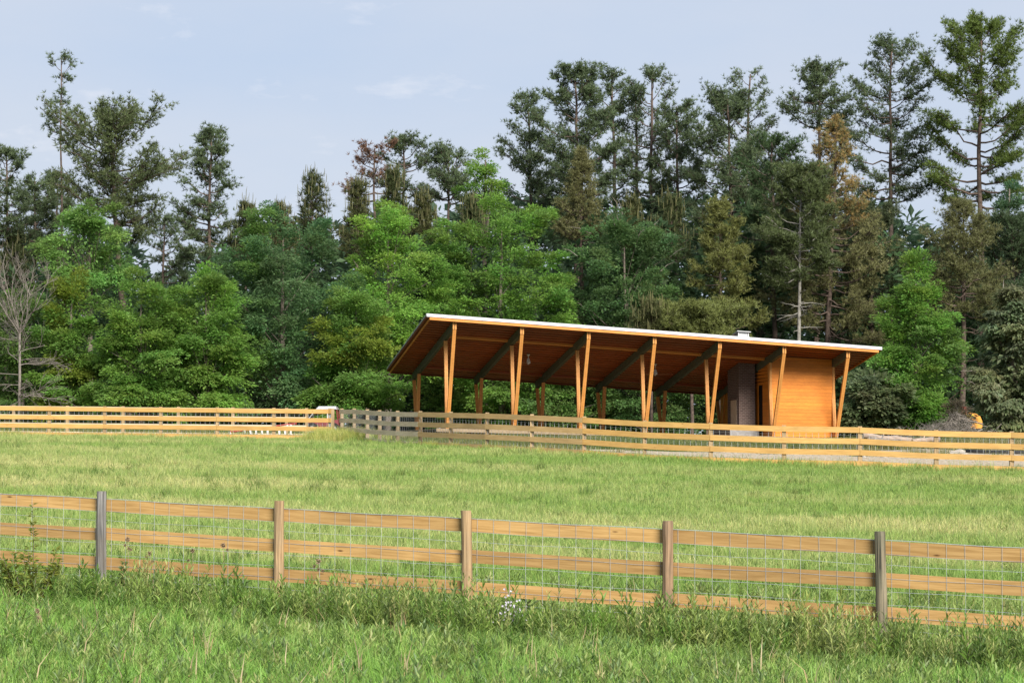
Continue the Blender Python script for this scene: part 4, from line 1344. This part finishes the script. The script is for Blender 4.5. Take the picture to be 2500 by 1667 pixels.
for y in (-.46, .76):
    MB().tube([vp(.50, y, bl - .02), vp(.43, y, sb - .06)], .035, 6).build('pillar', M['maroon'], uv_)
    MB().tube([vp(-.85, y, bl - .06), vp(-.38, y, sb - .06)], .028, 6).build('pillar', M['grey_metal'], uv_)
    MB().tube([vp(.05, y, bl - .02), vp(.05, y, sb - .06)], .022, 6).build('pillar', M['white_paint'], uv_)
MB().box(vp(.18, .15, bl + .12), np.eye(3), [.07, .5, .20]).build('seat_back', M['white_paint'], uv_)
MB().hexa([vp(-.84, -.42, bl - .04), vp(-.82, -.42, bl - .04), vp(-.82, .72, bl - .04), vp(-.84, .72, bl - .04), vp(-.40, -.42, sb - .07), vp(-.385, -.42, sb - .07), vp(-.385, .72, sb - .07), vp(-.40, .72, sb - .07)]).build('windscreen', M['glass_dark'], uv_)
for x in (-.62, .30):
    for y in (-.5, .8):
        w = MB().tube([vp(x, y - .1, .30), vp(x, y + .1, .30)], .30, 16).build('wheel', M['black_rubber'], uv_)
        MB().tube([vp(x, y - .106, .30), vp(x, y - .101, .30)], [.15, .15], 12).build('rim', M['grey_metal'], w)

# low red and white barrier between the two fences
pA, pB = at(562, 1061, 97.2), at(712, 1061, 97.0)
zg = max(float(zt(pA[0], 97.1)), float(zt(pB[0], 97.0)))
zb = at(640, 1061, 97.1)[2]
bar = thing('striped_barrier', 'low red railed barrier with white slats behind the golden fence', 'barrier', ((pA[0] + pB[0]) / 2, 97.1, min(zb, zg)))
for q in range(9):
    f = (38 + q * 16.2) / 165
    c = pA + (pB - pA) * (.24 + .75 * q / 8)
    h = .20 + .012 * q
    MB().hexa([c + [-.035, -.02, 0], c + [.035, -.02, 0], c + [.035, .02, 0], c + [-.035, .02, 0],
               c + [-.055, -.02, h], c + [.02, -.02, h], c + [.02, .02, h], c + [-.055, .02, h]]).build('slat', M['white_paint'], bar)
MB().tube([pA + [0, .03, .12], pA + (pB - pA) * .35 + [0, .03, .19], pA + (pB - pA) * .9 + [0, .03, .40], pA + (pB - pA) * 1.08 + [0, .03, .44]], .032, 8).build('rail', M['red_paint'], bar)
MB().tube([pA + [0, .03, 0], pA + [0, .03, .14]], .03, 6).build('end_post', M['white_paint'], bar)
for k in (.93, .99):
    c = pA + (pB - pA) * k
    MB().box(c + [0, -.005, .37], np.eye(3), [.03, .01, .03]).build('reflector', M['white_paint'], bar)

# ------------------------------------------------------------------ plants along the near fence
def lance(mb, P, A, N, L, W, col):
    V, Fq = leaf_quads(np.array(P), np.array(A), np.array(N), np.array(L), np.array(W))
    mb.add(V, Fq, np.repeat(np.array(col), 4, 0))


def sapling(label, px, D, top_y, seed, spread, n_st, col, stemcol='bark'):
    r = np.random.default_rng(seed)
    g = ground_at(px, D); H = at(px, top_y, D)[2] - g[2]
    t = thing('sapling', label, 'plant', g)
    st, lf = MB(), MB()
    for q in range(n_st):
        a = q * 2.2 + r.uniform(-.3, .3)
        h = H if q == 0 else H * r.uniform(.42, .72)
        out = 0.02 if q == 0 else spread * r.uniform(.6, 1.1)
        k = np.linspace(0, 1, 9)
        ps = g + np.stack([np.cos(a) * out * k ** .8, np.sin(a) * out * .5 * k, h * k], -1) + np.cumsum(r.normal(size=(9, 3)) * .006, 0)
        st.tube(ps, np.linspace(.007, .002, 9), 5)
        for i in range(120 if q == 0 else 75):
            u = r.uniform(.12, 1) ** .9
            p = np.array([np.interp(u, k, ps[:, c]) for c in range(3)])
            d = norm(np.array([r.normal(), r.normal(), r.uniform(-.2, .7)]))
            L = r.uniform(.055, .115) * (1.15 - .5 * u if q == 0 else 1)
            lance(lf, [p], [d], [norm(np.array([0, -.3, 1]) + sph(1, r)[0] * .5)], [L], [L * .42], [np.array(col) * r.uniform(.75, 1.25)])
    st.build('stem', M[stemcol], t, True); lf.build('leaves', M['leaf'], t)


sapling('olive leaved sapling with one tall central stem in front of the near fence, far left', 80, 27.75, 1228, 601, .42, 11, (.20, .235, .045))
sapling('leafy weed climbing between the grey post and the smooth tan post', 300, 28.0, 1375, 602, .12, 3, (.12, .19, .05))

# white flowering plant
g = ground_at(1233, 25.8)
wf = thing('flowering_plant', 'plant covered in tiny white flowers at the foot of the near fence', 'plant', g)
r = np.random.default_rng(610)
st, lf, fl = MB(), MB(), MB()
for q in range(9):
    x = [0, .10, -.08, .17, -.15, .05, .22, -.20, .12][q]
    h = [.62, .50, .47, .40, .34, .57, .32, .28, .43][q]
    b0 = g + [x * .4, r.uniform(-.05, .05), 0]; e = g + [x + .01, r.uniform(-.08, .05), h]
    st.tube([b0, (b0 + e) / 2 + [x * .1, 0, .02], e], [.005, .004, .002], 4)
    for i in range(10):
        u = r.uniform(.5, 1.0)
        p = b0 + (e - b0) * u + r.normal(size=3) * [.028, .028, .014]
        for k in range(4):
            a = k * math.pi / 2 + r.uniform(0, 1)
            d = np.array([math.cos(a), -.5, math.sin(a)])
            V, Fq = leaf_quads(p[None], d[None], np.array([[0, -1.0, .3]]), np.array([.016]), np.array([.013]))
            fl.add(V, Fq)
    for i in range(14):
        u = r.uniform(.1, .8); p = b0 + (e - b0) * u
        lance(lf, [p], [norm(np.array([r.normal(), r.normal(), .4]))], [[0, -.4, 1.0]], [r.uniform(.05, .1)], [.02], [np.array([.05, .09, .022]) * r.uniform(.8, 1.2)])
st.build('stem', M['bark'], wf); lf.build('leaves', M['leaf'], wf); tag(fl.build('flowers', M['petal'], wf), kind='stuff')

# dried thistle heads
for q, (px, py, D, lab) in enumerate([(312, 1316, 28.45, 'dry brown thistle head above the middle rail, beside the grey post'), (366, 1350, 28.3, 'dry thistle stalk with curled head right of the leafy weed'),
                                      (470, 1344, 28.1, 'dark dry flower head hanging at mid rail between grey and tan posts'), (545, 1330, 27.9, 'black seed head in front of the middle rail left of the smooth tan post'),
                                      (778, 1370, 27.4, 'bushy dry thistle stalk right of the smooth tan post'), (92, 1490, 24.6, 'dry round seed head low in the grass at the far left')]):
    rr = np.random.default_rng(630 + q)
    g = ground_at(px, D); e = at(px, py, D)
    t = thing('dry_thistle', lab, 'plant', g, 'dried thistles along the near fence')
    MB().tube([g + [.03, 0, 0], (g + e) / 2 + [.02, 0, 0], e], [.004, .0035, .003], 4).build('stem', M['seedhead'], t)
    hd = MB()
    n = 60
    d = sph(n, rr); rad = .028 if q != 4 else .035
    V, Fq = leaf_quads(e + d * .006, d, sph(n, rr), np.full(n, rad) * rr.uniform(.6, 1.3, n), np.full(n, .010))
    hd.add(V, Fq)
    for k in range(3 if q in (0, 1, 4) else 1):
        e2 = e + np.array([rr.uniform(-.05, .05), 0, -rr.uniform(.03, .12)])
        V, Fq = leaf_quads(e2 + d * .004, d, sph(n, rr), np.full(n, rad * .6), np.full(n, .008)); hd.add(V, Fq)
    hd.build('seed_head', M['seedhead'], t)

# ------------------------------------------------------------------ grass


def blades(r, n, size, h, w, lean, cols, tip=None):
    """n curved blades on a disc of the given radius"""
    a = r.uniform(0, 2 * math.pi, n); rad = size * np.sqrt(r.random(n))
    base = np.stack([np.cos(a) * rad, np.sin(a) * rad, np.full(n, -.02)], -1)
    H = r.uniform(h[0], h[1], n); W = r.uniform(w[0], w[1], n)
    b = r.uniform(0, 2 * math.pi, n)
    dr = np.stack([np.cos(b), np.sin(b), 0 * b], -1)
    ln = r.uniform(lean[0], lean[1], n)
    fc = r.uniform(0, 2 * math.pi, n)
    S = np.stack([np.cos(fc), np.sin(fc), 0 * fc], -1) * (W / 2)[:, None]
    m = base + dr * (H * ln * .3)[:, None] + np.array([0, 0, 1.0]) * (H * .58)[:, None]
    e = base + dr * (H * ln)[:, None] + np.array([0, 0, 1.0]) * (H * (1 - .35 * ln))[:, None]
    V = np.stack([base - S, base + S, m + S * .8, m - S * .8, e], 1).reshape(-1, 3)
    k = np.arange(n)[:, None] * 5
    Q = np.concatenate([k + 0, k + 1, k + 2, k + 3], 1); T = np.concatenate([k + 3, k + 2, k + 4], 1)
    c = np.asarray(cols)[r.integers(0, len(cols), n)] * r.uniform(.75, 1.25, (n, 1))
    return V, Q, T, np.repeat(c, 5, 0)


def forb(r, stems, size, h, leaf, nl, cols, whorl=False):
    V, Q, C = [], [], []
    k0 = 0
    for _ in range(stems):
        a = r.uniform(0, 6.28); rad = size * math.sqrt(r.random())
        b0 = np.array([math.cos(a) * rad, math.sin(a) * rad, -.02]); H = r.uniform(*h)
        tp = b0 + np.array([r.normal() * .12 * H, r.normal() * .12 * H, H])
        c = np.asarray(cols)[r.integers(0, len(cols))] * r.uniform(.8, 1.2)
        # stem as a thin leaf
        n = nl
        u = np.linspace(.25, 1, n)
        P = b0 + (tp - b0) * u[:, None]
        ph = np.arange(n) * 2.4 + r.uniform(0, 6)
        el = np.interp(u, [.25, 1], [.15, 1.1]) + r.uniform(-.2, .2, n)
        A = np.stack([np.cos(ph) * np.cos(el), np.sin(ph) * np.cos(el), np.sin(el)], -1)
        Ln = r.uniform(leaf[0], leaf[1], n) * np.interp(u, [.25, .6, 1], [.8, 1.1, .7])
        N = norm(np.array([0, 0, 1.0]) + A * -.3 + sph(n, r) * .25)
        v, q = leaf_quads(P, A, N, Ln, Ln * leaf[2])
        V.append(v); Q.append(q + k0); C.append(np.repeat(c * r.uniform(.85, 1.15, (n, 1)), 4, 0)); k0 += len(v)
        S = np.array([.0022, 0, 0])
        v = np.array([b0 - S, b0 + S, tp + S * .4, tp - S * .4]); V.append(v); Q.append(np.array([[0, 1, 2, 3]]) + k0); C.append(np.tile(c * .8, (4, 1))); k0 += 4
    return np.concatenate(V), np.concatenate(Q), np.zeros((0, 3), int), np.concatenate(C)


def scatter_object(name, label, mat, clumps, pts, kinds, scl, rot, dry):
    """one object: its own mesh holds the clump shapes and the scatter points; nodes instance the first on the second"""
    mb_V, F4, F3, Cc, cid, n0 = [], [], [], [], [], 0
    for k, (V, Q, T, C) in enumerate(clumps):
        mb_V.append(V); F4.append(Q + n0); F3.append(T + n0); Cc.append(C); cid.append(np.full(len(V), k + 1)); n0 += len(V)
    V = np.concatenate(mb_V + [pts]); n = len(pts)
    cid = np.concatenate(cid + [np.zeros(n, int)])
    C = np.concatenate(Cc + [np.ones((n, 3))])
    b = MB(); b.V = [V]; b.F = [f for f in (np.concatenate(F4), np.concatenate(F3)) if len(f)]; b.C = [C]
    me = b.mesh(name, mat)
    pad = lambda x, z=0: np.concatenate([np.full(n0, z), x])
    def fa(nm, x, tp='FLOAT'):
        t = me.attributes.new(nm, tp, 'POINT'); t.data.foreach_set('value', x)
    fa('clump', cid.astype(np.int32), 'INT')
    fa('which', pad(kinds).astype(np.int32), 'INT')
    fa('size', pad(scl).astype(np.float32)); fa('dry', pad(dry).astype(np.float32)); fa('spin', pad(rot).astype(np.float32))
    o = link(bpy.data.objects.new(name, me))
    ng = bpy.data.node_groups.new(name + '_scatter', 'GeometryNodeTree')
    ng.interface.new_socket('Geometry', in_out='INPUT', socket_type='NodeSocketGeometry')
    ng.interface.new_socket('Geometry', in_out='OUTPUT', socket_type='NodeSocketGeometry')
    N, Lk = ng.nodes, ng.links
    gi, go = N.new('NodeGroupInput'), N.new('NodeGroupOutput')
    def attr(nm, tp):
        a = N.new('GeometryNodeInputNamedAttribute'); a.data_type = tp; a.inputs['Name'].default_value = nm
        return [s for s in a.outputs if s.enabled and s.name == 'Attribute'][0]
    g2i = N.new('GeometryNodeGeometryToInstance')
    def sep(val):
        cmp_ = N.new('FunctionNodeCompare'); cmp_.data_type = 'INT'; cmp_.operation = 'EQUAL'
        ins = [s for s in cmp_.inputs if s.enabled]
        Lk.new(attr('clump', 'INT'), ins[0]); ins[1].default_value = val
        s = N.new('GeometryNodeSeparateGeometry'); s.domain = 'POINT'
        Lk.new(gi.outputs[0], s.inputs['Geometry']); Lk.new(cmp_.outputs[0], s.inputs['Selection'])
        return s.outputs['Selection']
    for k in range(len(clumps), 0, -1):
        Lk.new(sep(k), g2i.inputs[0])
    iop = N.new('GeometryNodeInstanceOnPoints')
    Lk.new(sep(0), iop.inputs['Points']); Lk.new(g2i.outputs[0], iop.inputs['Instance'])
    iop.inputs['Pick Instance'].default_value = True
    Lk.new(attr('which', 'INT'), iop.inputs['Instance Index'])
    cx = N.new('ShaderNodeCombineXYZ'); Lk.new(attr('spin', 'FLOAT'), cx.inputs[2]); Lk.new(cx.outputs[0], iop.inputs['Rotation'])
    Lk.new(attr('size', 'FLOAT'), iop.inputs['Scale'])
    Lk.new(iop.outputs[0], go.inputs[0])
    md = o.modifiers.new('scatter', 'NODES'); md.node_group = ng
    return tag(o, label, name.replace('_', ' ').split()[-1], kind='stuff')


def fbm(x, y, seed, sc):
    r = np.random.default_rng(seed)
    o = 0
    for k in range(10):
        a = r.uniform(0, 6.28); f = sc * (1.35 ** k) * .5
        o = o + np.sin((x * math.cos(a) + y * math.sin(a)) * f + r.uniform(0, 6.28)) / (1.25 ** k)
    return o / 3.2


def near_line(X):
    xs = [p[0] for p in near_tops]; ys = [p[1] for p in near_tops]
    return np.interp(X, xs, ys)


_mx = [p[0] for p in mid_all][::-1]; _my = [p[1] for p in mid_all][::-1]
def mid_line(X):
    return np.where(X < _mx[0], 95.0, np.interp(X, _mx, _my))


r = np.random.default_rng(700)
gW = [(1.0, 1.0, 1.0), (.66, .78, .66), (1.3, 1.2, 1.1), (.92, 1.05, .7), (1.5, 1.3, 1.35)]
dW = [(1.0, 1.0, 1.0), (1.15, 1.05, .95), (.85, .88, .85)]
# short meadow grass between the fences
cl = [blades(r, 150, .30, (.07, .17), (.007, .013), (.1, .7), gW) for _ in range(3)] + [blades(r, 120, .28, (.10, .26), (.006, .012), (.1, .6), gW) for _ in range(2)] + [blades(r, 26, .22, (.20, .40), (.005, .008), (.05, .4), gW)]
n = 48000
Y = 27 + (100 - 27) * r.random(n) ** 1.15
X = r.uniform(-.36, .36, n) * Y
ok = (Y > near_line(X) - 1.0) & (Y < mid_line(X) + np.where(X < -6, 6, .3))
X, Y = X[ok], Y[ok]
dry = np.clip(.32 + .38 * fbm(X, Y, 1, .30) + .45 * fbm(X, Y, 2, 1.3) + r.normal(size=len(X)) * .10 - .25 * np.exp(-((Y - near_line(X)) / 6) ** 2) - .15 * np.exp(-((Y - mid_line(X)) / 5) ** 2), 0, 1)
pts = np.stack([X, Y, zt(X, Y)], -1)
kinds = r.choice(6, len(X), p=[.24, .24, .24, .12, .12, .04])
near_far = np.exp(-((Y - mid_line(X)) / 1.2) ** 2)
scatter_object('meadow_grass', 'short yellowish green grass of the sloping meadow', grass_mat('meadow_grass', (.212, .322, .082), (.47, .465, .215)), cl, pts, kinds, r.uniform(.75, 1.25, len(X)) * (1 + .55 * near_far), r.uniform(0, 6.28, len(X)), dry)

clw = [forb(r, 4, .10, (.12, .30), (.05, .09, .2), 11, gW) for _ in range(3)] + [blades(r, 60, .16, (.16, .34), (.008, .014), (.1, .6), gW) for _ in range(2)]
n = 4200
Yw = 27 + (92 - 27) * r.random(n) ** 1.2; Xw = r.uniform(-.36, .36, n) * Yw
ok = (Yw > near_line(Xw) + .3) & (Yw < mid_line(Xw)) & (fbm(Xw, Yw, 21, .5) + r.normal(size=n) * .5 > .25)
Xw, Yw = Xw[ok], Yw[ok]
scatter_object('meadow_weeds', 'scattered darker leafy weeds dotted over the meadow', grass_mat('meadow_weeds', (.135, .215, .055), (.24, .26, .09)), clw, np.stack([Xw, Yw, zt(Xw, Yw)], -1), r.integers(0, 5, len(Xw)), r.uniform(.7, 1.25, len(Xw)), r.uniform(0, 6.28, len(Xw)), r.random(len(Xw)) * .6)

# lush grass in the foreground
cl = [blades(r, 120, .24, (.10, .26), (.006, .012), (.1, .8), gW) for _ in range(4)] + [blades(r, 60, .22, (.18, .36), (.006, .011), (.1, .7), gW) for _ in range(2)]
n = 8300
Y = r.uniform(18.5, 31, n); X = r.uniform(-.36, .36, n) * Y
ok = Y < near_line(X) + 1.2
X, Y = X[ok], Y[ok]
dry = np.clip(.08 + .22 * fbm(X, Y, 3, .9) + r.normal(size=len(X)) * .08, 0, .7)
fz = np.exp(-((Y - near_line(X) + .25) / .55) ** 2)
scatter_object('foreground_grass', 'lush green grass in front of the near fence', grass_mat('foreground_grass', (.190, .350, .072), (.45, .46, .20)), cl, np.stack([X, Y, zt(X, Y)], -1), r.integers(0, 6, len(X)), r.uniform(.8, 1.2, len(X)) * (1 + .25 * fz), r.uniform(0, 6.28, len(X)), dry)

# leafy weeds, thickest along the fence
cl = [forb(r, 5, .16, (.24, .42), (.06, .11, .22), 15, gW) for _ in range(3)] + [forb(r, 3, .12, (.16, .30), (.08, .15, .30), 10, [(1.3, 1.25, 1.3), (1.1, 1.1, 1.0), (.9, 1.0, 1.2)]) for _ in range(2)] + [forb(r, 7, .16, (.28, .46), (.05, .09, .18), 20, gW) for _ in range(2)]
n = 20800
Y = r.uniform(18.5, 33, n); X = r.uniform(-.36, .36, n) * Y
dl = Y - near_line(X)
pr = .16 + 1.0 * np.exp(-((dl + .5) / .72) ** 2) * np.clip(.38 + .75 * fbm(X, Y, 5, 1.3), 0, 1) + np.where((dl < 0), .06, -.08)
ok = r.random(n) < pr
X, Y, dl = X[ok], Y[ok], dl[ok]
along = np.abs(dl + .5) < 1.15
kinds = np.where(along, r.choice([0, 1, 2, 5, 6], len(X)), r.choice([0, 1, 3, 4, 3, 4], len(X)))
scatter_object('leafy_weeds', 'dense dark leafy weeds along the foot of the near fence and in the grass before it', grass_mat('leafy_weeds', (.170, .262, .066), (.42, .37, .18)), cl, np.stack([X, Y, zt(X, Y)], -1), kinds, r.uniform(.75, 1.15, len(X)) * np.where(along, .68 + .48 * np.clip(.5 + fbm(X, Y, 31, .9), 0, 1) + .45 * (r.random(len(X)) < .13), .85), r.uniform(0, 6.28, len(X)), np.clip(r.normal(.12, .16, len(X)) + np.where(along, .22 * np.clip(fbm(X, Y, 41, 1.6), 0, 1), 0), 0, 1))

# dry seed stalks
cl = [blades(r, 7, .10, (.28, .5), (.004, .006), (.05, .5), dW) for _ in range(3)] + [blades(r, 3, .06, (.32, .55), (.010, .014), (.1, .55), dW) for _ in range(2)]
n = 3500
Y = r.uniform(19, 31, n); X = r.uniform(-.36, .36, n) * Y
ok = r.random(n) < .10 + .6 * np.exp(-((Y - near_line(X) + .2) / .6) ** 2)
X, Y = X[ok], Y[ok]
scatter_object('dry_stalks', 'thin dry straw coloured stalks among the weeds', grass_mat('dry_stalks', (.36, .29, .16), (.46, .35, .22), .2), cl, np.stack([X, Y, zt(X, Y)], -1), r.integers(0, 5, len(X)), r.uniform(.8, 1.2, len(X)), r.uniform(0, 6.28, len(X)), r.random(len(X)))

# tall grass at the fence corner and in tufts along the middle fence
cl = [blades(r, 110, .22, (.40, .85), (.006, .012), (.05, .55), gW) for _ in range(3)]
n = 95
gx_ = r.normal(830, 42, n); gd = r.uniform(89.5, 93.3, n)
X = (gx_ - 1250) / F_PX * gd; Y = gd
n2 = 170
k2 = r.uniform(0, len(mid_tops) - 1.01, n2); i2 = k2.astype(int); f2 = k2 - i2
mt = np.array(mid_tops); q2 = mt[i2] * (1 - f2)[:, None] + mt[i2 + 1] * f2[:, None]
X = np.concatenate([X, q2[:, 0] + r.normal(size=n2) * .1]); Y = np.concatenate([Y, q2[:, 1] - r.uniform(-.1, .5, n2)])
sc_ = np.concatenate([r.uniform(.55, .95, n), r.uniform(.2, .5, n2)])
scatter_object('tall_grass', 'tall wispy yellow green grass at the fence corner', grass_mat('tall_grass', (.36, .40, .10), (.50, .45, .21)), cl, np.stack([X, Y, zt(X, Y)], -1), r.integers(0, 3, len(X)), sc_, r.uniform(0, 6.28, len(X)), r.uniform(0, .5, len(X)))

# rough grass behind the fences, round the pavilion and under the trees
cl = [blades(r, 90, .35, (.10, .32), (.010, .018), (.1, .7), gW) for _ in range(3)]
n = 14400
Y = r.uniform(80, 122, n); X = r.uniform(-.36, .36, n) * Y
lx = X - PO[0]; ly = Y - PO[1]
uu = lx * pu[0] + ly * pu[1]; vv = lx * pv[0] + ly * pv[1]
inpav = (uu > -.6) & (uu < L6 + 1.2) & (vv > -.55) & (vv < 8.2)
inlane = (X > -2) & (Y < mid_line(X) + np.clip(4.5 + X * .85, 4, 13.5))
ok = ~inpav & (Y > mid_line(X) + .4) & (~inlane | (r.random(n) < .07))
X, Y = X[ok], Y[ok]
scatter_object('rough_grass', 'rough grass behind the fences and round the pavilion', grass_mat('rough_grass', (.10, .15, .045), (.30, .25, .13)), cl, np.stack([X, Y, zt(X, Y)], -1), r.integers(0, 3, len(X)), r.uniform(.7, 1.2, len(X)), r.uniform(0, 6.28, len(X)), np.clip(.4 + .4 * fbm(X, Y, 9, .5), 0, 1))
